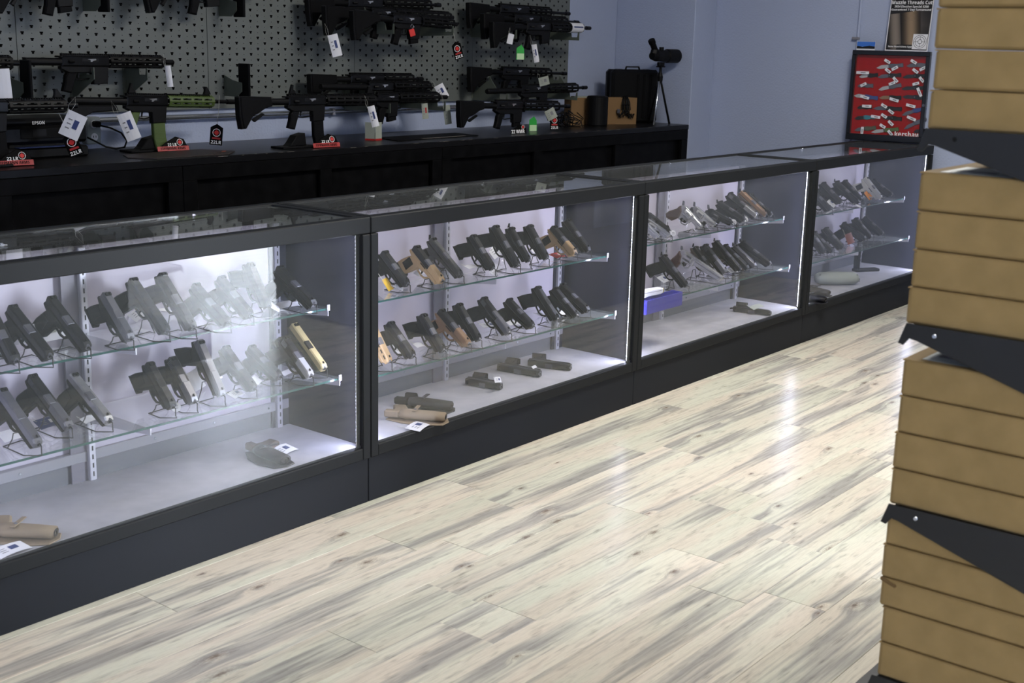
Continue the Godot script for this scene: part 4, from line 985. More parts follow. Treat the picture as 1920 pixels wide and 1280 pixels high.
	put("pale_strip", bx(Vector3(0.06, 0.0045, 0.075), Vector3(0.34, 0.0012, 0.014), 0.0, Vector3(0, 0.03, 0)), M.chip, m2)
	# cardboard box with cables, speaker, case, scope
	var b := thing("cardboard_box", "open brown cardboard box with cables hanging out on the back counter", "box", Vector3(3.90, CT, -1.858), -0.43)
	put("front_wall", b2(Vector3(-0.237, 0, -0.005), Vector3(0.237, 0.165, 0.0), 0.001), M.cardboard_brown, b)
	put("back_wall", b2(Vector3(-0.237, 0, -0.09), Vector3(0.237, 0.165, -0.085), 0.001), M.cardboard_brown, b)
	put("end_wall", b2(Vector3(-0.237, 0, -0.085), Vector3(-0.232, 0.165, -0.005), 0.001), M.cardboard_brown, b)
	put("end_wall", b2(Vector3(0.232, 0, -0.085), Vector3(0.237, 0.165, -0.005), 0.001), M.cardboard_brown, b)
	put("bottom", b2(Vector3(-0.232, 0, -0.085), Vector3(0.232, 0.004, -0.005)), M.cardboard_brown, b)
	put("papers", b2(Vector3(-0.2, 0.005, -0.08), Vector3(-0.1, 0.172, -0.02), 0.002), M.card_grey, b)
	var bu := thing("cable_bundle", "tied bundle of black cables hanging over the box's front", "cables", Vector3(4.03, CT + 0.168, -1.793), -0.43)
	var rng := RandomNumberGenerator.new()
	rng.seed = 31
	var cs := S(true)
	for k in 12:
		var a := rng.randf_range(-0.03, 0.03)
		var e := rng.randf_range(-0.055, 0.055)
		tube(cs, [Vector3(a * 0.4, 0.0, -0.03), Vector3(a * 0.5, 0.008, 0.0), Vector3(a, -0.03, 0.01), Vector3(a * 1.2, -0.075, rng.randf_range(0.008, 0.016)), Vector3(e, -0.115 - rng.randf() * 0.02, 0.012), Vector3(e * 1.2, -0.10, 0.012)], 0.0032, 5)
	put("strands", cs, M.black, bu)
	put("tie", bx(Vector3(-0.002, -0.045, 0.012), Vector3(0.05, 0.008, 0.016), 0.003), M.polymer, bu)
	put("plug", bx(Vector3(-0.055, -0.085, 0.016), Vector3(0.02, 0.026, 0.014), 0.003), M.grey_steel, bu)
	var sp := thing("speaker", "black cylindrical speaker in front of the cardboard box", "speaker", Vector3(3.79, CT, -1.835))
	put("body", lt([0, 0, 0, 0.062, 0.006, 0.066, 0.172, 0.066, 0.179, 0.06, 0.179, 0], X(Vector3.ZERO, Vector3(0, 0, PI / 2)), 28), M.black, sp)
	put("top_ring", lt([0.179, 0.05, 0.1805, 0.05, 0.1805, 0.046, 0.179, 0.046], X(Vector3.ZERO, Vector3(0, 0, PI / 2)), 24), M.dark_steel, sp)
	var ct := thing("cable_tangle", "tangle of black cables left of the cylindrical speaker", "cables", Vector3(3.44, CT, -1.83))
	var cg := S(true)
	for k in 14:
		var pts := []
		var c := Vector3(rng.randf_range(-0.07, 0.07), rng.randf_range(0.02, 0.07), rng.randf_range(-0.05, 0.05))
		for i in 8:
			var a := TAU * i / 7.0 + k
			pts.append(c + Vector3(cos(a) * rng.randf_range(0.03, 0.08), maxf(-c.y + 0.004, sin(a) * rng.randf_range(0.02, 0.05)), sin(a * 0.7) * 0.04))
		tube(cg, pts, 0.003, 5)
	put("strands", cg, M.black, ct)
	var hc := thing("hard_case", "black hard case standing against the wall behind the tripod", "case", Vector3(4.232, CT, -1.882), -0.48)
	put("shell_half", bx(Vector3(0, 0.168, -0.03), Vector3(0.34, 0.336, 0.055), 0.018), M.black_gloss, hc)
	put("shell_half", bx(Vector3(0, 0.168, 0.029), Vector3(0.34, 0.336, 0.055), 0.018), M.black, hc)
	put("handle", tb([Vector3(-0.05, 0.334, 0), Vector3(-0.045, 0.352, 0), Vector3(0.045, 0.352, 0), Vector3(0.05, 0.334, 0)], 0.006), M.black, hc)
	for s in [-1, 1]: put("latch", bx(Vector3(s * 0.1, 0.334, 0), Vector3(0.03, 0.01, 0.05), 0.003), M.grey_steel, hc)
	for s in [-1, 0, 1]: put("rib", bx(Vector3(0.06 + s * 0.045, 0.168, 0.058), Vector3(0.02, 0.28, 0.008), 0.003), M.polymer, hc)
	var tp := thing("tripod", "small black tripod in front of the hard case", "tripod", Vector3(4.21, CT, -1.66))
	put("leg", tb([Vector3(0.0, 0.285, 0), Vector3(-0.075, 0.003, 0.02)], 0.007, 8), M.chrome, tp)
	put("leg", tb([Vector3(0.01, 0.285, 0), Vector3(0.11, 0.003, 0.02)], 0.007, 8), M.black, tp)
	put("leg", tb([Vector3(0.005, 0.285, 0), Vector3(0.03, 0.003, -0.09)], 0.007, 8), M.black, tp)
	put("hub", lt([0.27, 0, 0.27, 0.016, 0.3, 0.018, 0.33, 0.009, 0.356, 0.009, 0.356, 0], X(Vector3(0.005, 0, 0), Vector3(0, 0, PI / 2)), 12), M.black, tp)
	put("platform", bx(Vector3(0.005, 0.36, 0), Vector3(0.05, 0.008, 0.04), 0.002), M.black, tp)
	var sc := thing("spotting_scope", "dark spotting scope with angled eyepiece on the small tripod", "scope", Vector3(4.215, CT + 0.364, -1.66), -0.15)
	put("foot", bx(Vector3(0, 0.012, 0), Vector3(0.05, 0.024, 0.026), 0.004), M.black, sc)
	put("body", lt([-0.09, 0, -0.088, 0.024, -0.05, 0.034, 0.0, 0.034, 0.04, 0.038, 0.05, 0.043, 0.15, 0.043, 0.152, 0.038, 0.14, 0.036, 0.14, 0], X(Vector3(0, 0.062, 0)), 22), M.black, sc)
	put("lens", lt([0.139, 0, 0.139, 0.036, 0.141, 0.036, 0.141, 0], X(Vector3(0, 0.062, 0)), 20), M.bore, sc)
	put("prism_housing", bx(Vector3(-0.055, 0.08, 0), Vector3(0.07, 0.05, 0.05), 0.014, Vector3(0, 0, -0.3)), M.black, sc)
	put("eyepiece", lt([0, 0, 0, 0.019, 0.045, 0.019, 0.05, 0.022, 0.075, 0.022, 0.078, 0.018, 0.078, 0], X(Vector3(-0.06, 0.095, 0), Vector3(0, 0, 2.15)), 16), M.polymer, sc)
	put("focus_knob", lt([0, 0, 0, 0.015, 0.022, 0.015, 0.022, 0], X(Vector3(0.0, 0.094, 0), Vector3(0, 0, PI / 2)), 14), M.black, sc)

# ---------------------------------------------------------------- red knife display
func knife_display() -> void:
	var d := thing("knife_display", "upright black framed display case with red lining full of folding knives", "display case", Vector3(4.56, H + 0.001, -0.545))
	var u := Vector3(0.074, 0, 0.439).normalized()
	var n := Vector3(-u.z, 0, u.x)
	d.basis = Basis(u, UP, n)          # x along the case, z out of its face
	var w := 0.45
	var h := 0.524
	put("back_board", b2(Vector3(0.015, 0.02, -0.045), Vector3(w - 0.015, h - 0.015, -0.035)), M.knife_red, d)
	put("frame_rail", b2(Vector3(0, 0, -0.05), Vector3(w, 0.036, 0.0), 0.002), M.knife_frame, d)
	put("frame_rail", b2(Vector3(0, h - 0.026, -0.05), Vector3(w, h, 0.0), 0.002), M.knife_frame, d)
	put("frame_stile", b2(Vector3(0, 0.036, -0.05), Vector3(0.022, h - 0.026, 0.0), 0.002), M.knife_frame, d)
	put("frame_stile", b2(Vector3(w - 0.022, 0.036, -0.05), Vector3(w, h - 0.026, 0.0), 0.002), M.knife_frame, d)
	put("door_pane", b2(Vector3(0.022, 0.036, -0.006), Vector3(w - 0.022, h - 0.026, -0.003)), M.pane_case, d)
	put("lock", lt([0, 0, 0, 0.008, 0.006, 0.008, 0.006, 0], X(Vector3(w - 0.011, h * 0.42, 0.0), Vector3(0, -PI / 2, 0)), 12), M.grey_steel, d)
	text("lettering", "kershaw", M.print_white, d, X(Vector3(0.354, 0.044, -0.034)), 0.033, true, 0.84)
	var ROW := ["top", "second", "third", "fourth", "fifth", "sixth", "bottom"]
	for r in [
		[0.211, 0.436, 0.13, 0.159, "grey_steel", "grey handle", 0, 1, "pale_grey"],
		[0.374, 0.447, 0.06, 0.136, "grey_steel", "grey handle", 0, 2, "grey_steel"],
		[0.093, 0.378, 0.12, 0.114, "black", "black handle", 1, 0, "pale_grey"],
		[0.215, 0.381, 0.12, 0.139, "black", "black handle", 1, 1, "grey_steel"],
		[0.363, 0.384, 0.09, 0.148, "black", "all black finish", 1, 2, "dark_steel"],
		[0.081, 0.320, 0.04, 0.095, "grey_steel", "short grey handle", 2, 0, "grey_steel"],
		[0.223, 0.315, 0.24, 0.137, "grey_steel", "grey handle", 2, 1, "pale_grey"],
		[0.365, 0.316, 0.07, 0.156, "black", "all black finish", 2, 2, "dark_steel"],
		[0.087, 0.256, -0.08, 0.148, "blue", "blue handle", 3, 0, "pale_grey"],
		[0.231, 0.256, 0.04, 0.132, "black", "dark handle", 3, 1, "tan_dark"],
		[0.372, 0.264, -0.03, 0.146, "black", "all black finish", 3, 2, "dark_steel"],
		[0.087, 0.193, 0.09, 0.091, "black", "black handle", 4, 0, "dark_steel"],
		[0.219, 0.192, 0.01, 0.172, "black", "dark handle", 4, 1, "grey_steel"],
		[0.375, 0.181, 0.34, 0.146, "blue", "blue grey handle", 4, 2, "grey_steel"],
		[0.091, 0.132, 0.11, 0.123, "teal", "teal handle", 5, 0, "dark_steel"],
		[0.256, 0.137, -0.02, 0.113, "black", "black handle", 5, 1, "dark_steel"],
		[0.388, 0.110, 0.50, 0.142, "grey_steel", "long grey handle", 5, 2, "grey_steel"],
		[0.100, 0.066, 0.16, 0.131, "olive", "dark olive handle", 6, 0, "grey_steel"],
		[0.216, 0.062, 0.16, 0.165, "green", "green handle", 6, 1, "pale_grey"],
		[0.426, 0.071, 0.15, 0.080, "black", "black handle", 6, 2, "dark_steel"],
	]:
		var o := thing("folding_knife", "folding knife with %s, %s row, %s of the red display" % [r[5], ROW[r[6]], ["left column", "middle column", "right column"][r[7]]], "knife", Vector3.ZERO, 0.0, "knives in the red display")
		o.transform = d.transform * X(Vector3(r[0], r[1], -0.031), Vector3(0, 0, r[2]))
		var l: float = r[3]
		var k := l / 0.19
		put("handle", pr([0.0, -0.008, 0.03, -0.013, 0.07, -0.010, 0.1, -0.013, 0.104, -0.004, 0.1, 0.009, 0.06, 0.007, 0.025, 0.011, 0.0, 0.010], 0.007, 0.002, Transform3D(Basis.from_scale(Vector3(k, 1.15, 1)), Vector3.ZERO)), M[r[4]], o)
		put("blade", pr([0.006, -0.009, 0.002, 0.008, -0.05, 0.009, -0.086, -0.003, -0.06, -0.011], 0.0025, 0.0005, Transform3D(Basis.from_scale(Vector3(k, 1.1, 1)), Vector3.ZERO)), M[r[8]], o)
		put("pivot", lt([0.0035, 0, 0.0035, 0.004, 0.0048, 0.0035, 0.0048, 0], X(Vector3(0.008 * k, 0, 0), Vector3(0, -PI / 2, 0)), 8), M.grey_steel, o)
	for r in [
		[0.205, 0.464, -0.5, "above the blade of the top row middle knife", 0.038],
		[0.356, 0.466, -0.5, "above the blade of the top row right knife", 0.038],
		[0.251, 0.425, 0.5, "below the top row middle knife", 0.038],
		[0.411, 0.428, 0.5, "below the top row right knife", 0.038],
		[0.066, 0.394, 0, "long one on the second row left knife", 0.075],
		[0.213, 0.410, -0.6, "above the second row middle knife", 0.038],
		[0.371, 0.414, -0.6, "above the second row right knife", 0.038],
		[0.411, 0.366, -0.8, "below the second row right knife", 0.038],
		[0.261, 0.360, -0.8, "below the second row middle knife", 0.038],
		[0.076, 0.324, 0.5, "on the third row left knife", 0.038],
		[0.405, 0.294, -1.1, "below the third row right knife", 0.055],
		[0.243, 0.338, 0.4, "on the third row middle knife", 0.038],
		[0.380, 0.341, 0.3, "above the third row right knife", 0.038],
		[0.264, 0.244, -0.25, "under the fourth row middle knife", 0.055],
		[0.090, 0.252, -0.25, "on the fourth row left knife", 0.055],
		[0.107, 0.200, 0, "on the fifth row left knife", 0.055],
		[0.209, 0.207, -0.5, "above the fifth row middle knife", 0.038],
		[0.363, 0.214, -0.2, "above the fifth row right knife", 0.055],
		[0.253, 0.174, -0.6, "below the fifth row middle knife", 0.038],
		[0.165, 0.140, -0.1, "right of the teal handled knife", 0.055],
		[0.374, 0.141, -0.35, "above the sixth row right knife", 0.055],
		[0.214, 0.148, -0.5, "above the sixth row middle knife", 0.038],
		[0.257, 0.108, -0.7, "below the sixth row middle knife", 0.038],
		[0.093, 0.050, 1.57, "upright on the bottom row left knife", 0.055],
		[0.211, 0.088, -0.5, "above the bottom row middle knife", 0.038],
		[0.259, 0.051, -0.8, "below the green handled knife", 0.038],
	]:
		var o := price_tag("small white tag in the red display, " + str(r[3]), Vector3.ZERO, Vector3.ZERO, Vector2(r[4], 0.016), "card", "", false, "knife tags in the red display")
		o.transform = d.transform * X(Vector3(r[0], r[1], -0.018), Vector3(0, 0, r[2]))
		put("small_print", bx(Vector3(0.004, 0, 0.0042), Vector3(r[4] * 0.4, 0.006, 0.0004)), M.print_grey, o)
	# on top: picture card and poster
	var pc := thing("picture_card", "small blue landscape picture card on top of the red knife display", "card", Vector3(4.572, H + 0.5255, -0.47), -PI / 2 + 0.1)
	pc.rotation.x = -0.1
	put("sheet", b2(Vector3(-0.055, 0, -0.001), Vector3(0.055, 0.05, 0.001)), M.card, pc)
	put("sky_print", b2(Vector3(-0.054, 0.02, 0.001), Vector3(0.054, 0.049, 0.0014)), M.blue_print, pc)
	put("hill_print", pr([-0.054, 0.008, 0.054, 0.008, 0.054, 0.022, 0.02, 0.026, -0.02, 0.019, -0.054, 0.024], 0.0006, 0.0, X(Vector3(0, 0, 0.0013))), M.dark_steel, pc)
	var pd := thing("poster", "dark poster advertising muzzle thread cutting on top of the knife display", "poster", Vector3(4.60, H + 0.5255, -0.235), -PI / 2 + 0.06)
	pd.rotation.x = -0.12
	put("sheet", b2(Vector3(-0.125, 0, -0.0015), Vector3(0.125, 0.33, 0.0015)), M.card, pd)
	put("print", quad(Vector2(0.24, 0.318), X(Vector3(0, 0.165, 0.002))), M.poster, pd)
	text("heading", "Muzzle Threads Cut", M.print_white, pd, X(Vector3(0, 0.276, 0.0022)), 0.020, true, 0.95)
	text("line", "2024 Election Special $200", M.print_white, pd, X(Vector3(0, 0.253, 0.0022)), 0.012)
	text("line", "Guaranteed 7 Day Turnaround", M.print_white, pd, X(Vector3(0, 0.235, 0.0022)), 0.012)
	text("line", "Some Restrictions Apply", M.print_white, pd, X(Vector3(-0.035, 0.025, 0.0022)), 0.0095)
	put("badge_ground", bx(Vector3(0.075, 0.055, 0.0023), Vector3(0.084, 0.086, 0.0006)), M.card, pd)
	var rg := S(true)
	for rr in [0.037, 0.027, 0.012]:
		var pts := []
		for k in 24: pts.append(Vector3(0.075 + cos(TAU * k / 24) * rr, 0.055 + sin(TAU * k / 24) * rr, 0.0028))
		tube(rg, pts, 0.0011, 4, true)
	for k in 4: tube(rg, [Vector3(0.075, 0.055, 0.0028) + Vector3(cos(TAU * k / 4), sin(TAU * k / 4), 0) * 0.008, Vector3(0.075, 0.055, 0.0028) + Vector3(cos(TAU * k / 4), sin(TAU * k / 4), 0) * 0.032], 0.0009, 4)
	put("badge", rg, M.card_black, pd)
	var cp := thing("wall_pipe", "thin grey conduit running up the right wall behind the knife display", "pipe", Vector3(4.668, 0.9, -0.566))
	put("pipe", lt([0, 0, 0, 0.0075, 2.1, 0.0075, 2.1, 0], X(Vector3.ZERO, Vector3(0, 0, PI / 2)), 10), M.wall_paint, cp)
	put("clamp", bx(Vector3(-0.004, 0.61, -0.012), Vector3(0.02, 0.016, 0.045), 0.003), M.track, cp)

func quad(size: Vector2, x: Transform3D) -> SurfaceTool:
	var st := S()
	var c := [[-1, -1], [1, -1], [1, 1], [-1, 1]]
	for i in [0, 2, 1, 0, 3, 2]:
		st.set_uv(Vector2(0.5 + c[i][0] * 0.5, 0.5 - c[i][1] * 0.5))
		st.add_vertex(x * Vector3(c[i][0] * size.x / 2, c[i][1] * size.y / 2, 0))
	return st

func poster_image() -> void:
	var w := 240
	var h := 318
	var img := Image.create(w, h, true, Image.FORMAT_RGB8)
	for j in h:
		for i in w:
			var x := float(i) / w
			var y := float(j) / h
			var c := Vector3(0.10, 0.095, 0.095).lerp(Vector3(0.27, 0.25, 0.24), clampf(1.2 - absf(x - 0.75) * 3.0 - absf(y - 0.55) * 2.0, 0, 1))
			# two turned steel bars, the right one threaded
			var a := x - 0.05 - (y - 0.4) * 0.22
			if y > 0.36 + (x * -0.08) and a > -0.1 and a < 0.20:
				c = Vector3(0.50, 0.46, 0.42) * (0.35 + 0.65 * absf(sin((a + 0.1) * 9.0)))
			var b := x - 0.28 - (y - 0.35) * 0.18
			if y > 0.37 - x * 0.12 and y < 0.98 and b > 0.0 and b < 0.46:
				var v := 0.30 + 0.7 * pow(sin(clampf(b / 0.46, 0, 1) * PI), 1.5)
				if y < 0.54 - x * 0.1: v *= 0.65 + 0.5 * absf(sin((y + x * 0.11) * 190.0))
				c = Vector3(0.55, 0.47, 0.38) * v
			if y > 0.9: c = c.lerp(Vector3(0.06, 0.06, 0.06), 0.8 if x > 0.25 else 0.2)
			img.set_pixel(i, j, Color(clampf(c.x, 0, 1), clampf(c.y, 0, 1), clampf(c.z, 0, 1)))
	img.generate_mipmaps()
	var m := mat("poster", Color.WHITE, 0.35)
	m.albedo_texture = ImageTexture.create_from_image(img)
	mat("blue_print", Color(0.22, 0.42, 0.75), 0.3)

# ---------------------------------------------------------------- boxes on the shelving in front
func shelf_unit() -> void:
	var o := thing("shelving_unit", "black steel gondola shelving holding the cardboard boxes at the right", "shelving", Vector3(-0.785, 0, 1.985))
	var l := 1.58
	put("base_deck", b2(Vector3(0, 0.012, -0.20), Vector3(l, 0.15, 0.44), 0.004), M.shelf_black, o)
	put("back_panel", b2(Vector3(0, 0.15, 0.44), Vector3(l, 2.6, 0.455)), M.shelf_black, o)
	for x in [0.0, l / 2 - 0.02, l - 0.04]: put("upright", b2(Vector3(x, 0.0, 0.425), Vector3(x + 0.04, 2.62, 0.475), 0.003), M.shelf_black, o)
	for y in [0.412, 0.720, 1.0245, 1.331]:
		var s := put("shelf", b2(Vector3(0.004, y - 0.012, 0.008), Vector3(l - 0.004, y - 0.0005, 0.44), 0.002), M.shelf_black, o)
		for x in [-0.002, l + 0.002]:
			var b := S()
			prism(b, V([-0.008, y - 0.032, 0.003, y + 0.002, 0.44, y + 0.002, 0.44, y - 0.125, 0.30, y - 0.11, 0.022, y - 0.024, 0.01, y - 0.022, 0.001, y - 0.034]), -0.002, 0.002, Transform3D(Basis(Vector3(0, 0, 1), UP, Vector3(-1, 0, 0)), Vector3(x, 0, 0)), 0.0008)
			var br := put("bracket", b, M.shelf_black, s)
			if x < 0: put("rivet", lt([0, 0, 0, 0.004, 0.0012, 0.003, 0.0012, 0], X(Vector3(x - 0.002, y - 0.012, 0.05), Vector3(0, PI, 0)), 8), M.chrome if y < 1.1 else M.bore, br)
	# a second run of shelving in the same line beyond the gap, seen only mirrored in the showcases
	var o2 := thing("shelving_unit", "black gondola shelving in the same row beyond the gap, out of the picture", "shelving", Vector3(1.72, 0, 1.985))
	put("base_deck", b2(Vector3(0, 0.012, -0.20), Vector3(2.9, 0.15, 0.44), 0.004), M.shelf_black, o2)
	put("back_panel", b2(Vector3(0, 0.15, 0.40), Vector3(2.9, 2.6, 0.455)), M.shelf_black, o2)
	for y in [0.5, 0.85, 1.2, 1.55]: put("shelf", b2(Vector3(0, y - 0.02, 0.008), Vector3(2.9, y, 0.4), 0.003), M.shelf_black, o2)
	var pl := thing("display_plinth", "low black plinth before the further gondola shelving, out of the picture", "plinth", Vector3(1.85, 0, 1.2))
	put("body", b2(Vector3(0, 0, 0), Vector3(2.7, 0.3, 0.55), 0.006), M.shelf_black, pl)
	put("top_board", b2(Vector3(-0.01, 0.3005, -0.01), Vector3(2.71, 0.325, 0.56), 0.004), M.shelf_black, pl)
	# stacks: base height, then each box's height and its shift along z; the first is the lowest
	var stacks := [[0.412, "bottom shelf in view", [[0.0235, 0.006], [0.032, 0.006], [0.031, 0.007], [0.0365, 0.008], [0.051, 0.0], [0.0585, -0.003], [0.058, 0.0]]], [0.720, "third shelf down", [[0.062, 0.0], [0.062, -0.001], [0.062, 0.001], [0.061, 0.001]]], [1.0245, "second shelf down", [[0.060, -0.002], [0.0605, 0.0], [0.0605, 0.0], [0.061, -0.001]]], [1.331, "top shelf in view", [[0.0605, 0.002], [0.0605, 0.004], [0.0605, 0.0], [0.0605, 0.0], [0.0605, 0.001]]]]
	stacks[0] = [0.412, "bottom shelf in view", [[0.0626, 0.008], [0.0645, 0.0075], [0.051, 0.0], [0.059, -0.002], [0.058, 0.0]]]
	var POS := ["lowest", "second from the bottom", "third from the bottom", "fourth from the bottom", "fifth from the bottom"]
	for s in stacks:
		var y: float = s[0] + 0.0006
		var n: int = s[2].size()
		for k in n:
			var e: Array = s[2][k]
			var b := thing("cardboard_box", "flat cardboard box, %s of the stack on the %s" % ["topmost" if k == n - 1 and n < 5 else POS[k], s[1]], "box", Vector3(-0.782 + 0.14, y, 1.984 + e[1] + 0.19), 0.0, "stacked cardboard boxes on the shelving")
			var hh: float = e[0] - 0.0012
			put("tray", bx(Vector3(0, hh * 0.5 - 0.001, 0), Vector3(0.277, hh - 0.002, 0.377), 0.003), M.cardboard, b)
			put("lid", bx(Vector3(0, hh - 0.0012, 0.0), Vector3(0.279, 0.0024, 0.38), 0.001), M.cardboard, b)
			put("tuck_flap", bx(Vector3(-0.1394, hh * 0.52, 0.0), Vector3(0.0012, hh - 0.006, 0.366), 0.0005), M.cardboard, b)
			if k == n - 1:
				put("sticker", bx(Vector3(-0.06, hh + 0.0003, -0.11), Vector3(0.12, 0.0006, 0.11)), M.sticker, b)
				put("sticker_print", bx(Vector3(-0.08, hh + 0.0008, -0.12), Vector3(0.02, 0.0004, 0.06)), M.print_grey, b)
			if s[0] < 0.5 and k == 2: put("torn_corner", bx(Vector3(-0.1385, hh - 0.006, -0.176), Vector3(0.006, 0.008, 0.03), 0.002, Vector3(0.3, 0, 0.4)), M.cardboard_dark, b)
			y += e[0]
# ---------------------------------------------------------------- naming
var used := {}
func numbered(n: String) -> String:
	var k: int = used.get(n, 0)
	used[n] = k + 1
	return n if k == 0 else "%s_%03d" % [n, k]

func tag(o: Node3D, label: String, category: String, group := "") -> Node3D:
	o.set_meta("label", label)
	o.set_meta("category", category)
	if group != "": o.set_meta("group", group)
	return o

func thing(called: String, label: String, category: String, at := Vector3.ZERO, turn := 0.0, group := "") -> Node3D:
	var o := Node3D.new()
	o.name = numbered(called)
	add_child(o)
	o.position = at
	o.rotation.y = turn
	return tag(o, label, category, group)

func put(called: String, st: SurfaceTool, m: Material, parent: Node3D = null) -> MeshInstance3D:
	st.generate_normals()
	return inst(called, st.commit(), m, parent)

func inst(called: String, mesh: Mesh, m: Material, parent: Node3D = null) -> MeshInstance3D:
	var o := MeshInstance3D.new()
	o.mesh = mesh
	o.material_override = m
	o.name = called if parent else numbered(called)
	(parent if parent else self).add_child(o, true)
	return o

func struct(called: String, st: SurfaceTool, m: Material) -> MeshInstance3D:
	var o := put(called, st, m)
	o.set_meta("kind", "structure")
	return o

# ---------------------------------------------------------------- shapes
const UP := Vector3.UP
func S(smooth := false) -> SurfaceTool:
	var st := SurfaceTool.new()
	st.begin(Mesh.PRIMITIVE_TRIANGLES)
	st.set_smooth_group(0 if smooth else -1)
	return st

func X(at := Vector3.ZERO, rot := Vector3.ZERO) -> Transform3D:
	return Transform3D(Basis.from_euler(rot), at)

func face(st: SurfaceTool, pts: Array, inside: Vector3) -> void:
	var c := Vector3.ZERO
	for q in pts: c += q
	c /= pts.size()
	var n: Vector3 = (pts[1] - pts[0]).cross(pts[2] - pts[0])
	var flip := n.dot(c - inside) > 0.0      # front faces run clockwise
	for i in range(1, pts.size() - 1):
		st.add_vertex(pts[0])
		st.add_vertex(pts[i + 1] if flip else pts[i])
		st.add_vertex(pts[i] if flip else pts[i + 1])

func box(st: SurfaceTool, size: Vector3, x := Transform3D.IDENTITY, bev := 0.0) -> void:
	var h := size / 2
	bev = minf(bev, minf(h.x, minf(h.y, h.z)) * 0.9)
	var o := x.origin
	if bev <= 0.0:
		for ax in 3:
			for s in [-1, 1]:
				var q := []
				for k in [[-1, -1], [1, -1], [1, 1], [-1, 1]]:
					var v := Vector3.ZERO
					v[ax] = s * h[ax]
					v[(ax + 1) % 3] = k[0] * h[(ax + 1) % 3]
					v[(ax + 2) % 3] = k[1] * h[(ax + 2) % 3]
					q.append(x * v)
				face(st, q, o)
		return
	var i := h - Vector3.ONE * bev
	for ax in 3:
		var a := (ax + 1) % 3
		var b := (ax + 2) % 3
		for s in [-1, 1]:
			var q := []
			for k in [[-1, -1], [1, -1], [1, 1], [-1, 1]]:
				var v := Vector3.ZERO
				v[ax] = s * h[ax]; v[a] = k[0] * i[a]; v[b] = k[1] * i[b]
				q.append(x * v)
			face(st, q, o)
			for t in [-1, 1]:               # the edge between +-a and +-b
				var e := []
				for k in [[0, -1], [0, 1], [1, 1], [1, -1]]:
					var v := Vector3.ZERO
					v[ax] = k[1] * i[ax]
					v[a] = s * (h[a] if k[0] == 0 else i[a])
					v[b] = t * (i[b] if k[0] == 0 else h[b])
					e.append(x * v)
				face(st, e, o)
	for sx in [-1, 1]:
		for sy in [-1, 1]:
			for sz in [-1, 1]:
				face(st, [x * Vector3(sx * h.x, sy * i.y, sz * i.z), x * Vector3(sx * i.x, sy * h.y, sz * i.z), x * Vector3(sx * i.x, sy * i.y, sz * h.z)], o)

func bx(c: Vector3, size: Vector3, bev := 0.0, rot := Vector3.ZERO) -> SurfaceTool:
	var st := S()
	box(st, size, X(c, rot), bev)
	return st

# box between two corners
func b2(a: Vector3, b: Vector3, bev := 0.0) -> SurfaceTool:
	return bx((a + b) / 2, (b - a).abs(), bev)

func V(a: Array) -> PackedVector2Array:
	var r := PackedVector2Array()
	for i in range(0, a.size(), 2): r.append(Vector2(a[i], a[i + 1]))
	return r

func inset(p: PackedVector2Array, d: float) -> PackedVector2Array:
	var r := PackedVector2Array()
	var n := p.size()
	for i in n:
		var a := (p[i] - p[(i + n - 1) % n]).normalized()
		var b := (p[(i + 1) % n] - p[i]).normalized()
		var na := Vector2(-a.y, a.x)
		var nb := Vector2(-b.y, b.x)
		var m := na + nb
		var k := maxf(m.length_squared() * 0.5, 0.35)
		r.append(p[i] + m * (d / k))
	return r

# extrude a polygon of the local xy plane along local z from z0 to z1, edges chamfered
func prism(st: SurfaceTool, poly: PackedVector2Array, z0: float, z1: float, x := Transform3D.IDENTITY, bev := 0.0) -> void:
	var p := poly
	if not Geometry2D.is_polygon_clockwise(p): pass
	else: p.reverse()
	# p is now counter-clockwise seen from +z
	var area := 0.0
	for k in p.size(): area += p[k].cross(p[(k + 1) % p.size()])
	if area < 0: p.reverse()
	var n := p.size()
	var rings := []
	if bev > 0.0:
		var q := inset(p, bev)
		rings = [[q, z0], [p, z0 + bev], [p, z1 - bev], [q, z1]]
	else:
		rings = [[p, z0], [p, z1]]
	for k in rings.size() - 1:
		var A: PackedVector2Array = rings[k][0]
		var B: PackedVector2Array = rings[k + 1][0]
		var za: float = rings[k][1]
		var zb: float = rings[k + 1][1]
		for i in n:
			var j := (i + 1) % n
			var a := x * Vector3(A[i].x, A[i].y, za)
			var b := x * Vector3(A[j].x, A[j].y, za)
			var c := x * Vector3(B[j].x, B[j].y, zb)
			var d := x * Vector3(B[i].x, B[i].y, zb)
			for v in [a, c, b, a, d, c]: st.add_vertex(v)
	var capped: PackedVector2Array = rings[0][0]
	var t := Geometry2D.triangulate_polygon(capped)
	if t.is_empty():
		capped = p
		t = Geometry2D.triangulate_polygon(p)
	for e in [[z0, 0], [z1, 1]]:
		for i in range(0, t.size(), 3):
			var a := capped[t[i]]
			var b := capped[t[i + 1]]
			var c := capped[t[i + 2]]
			var ccw := (b - a).cross(c - a) > 0
			var order := [a, b, c] if ccw != (e[1] == 1) else [a, c, b]
			for q in order: st.add_vertex(x * Vector3(q.x, q.y, e[0]))

func pr(a: Array, w: float, bev := 0.0, x := Transform3D.IDENTITY) -> SurfaceTool:
	var st := S()
	prism(st, V(a), -w / 2, w / 2, x, bev)
	return st

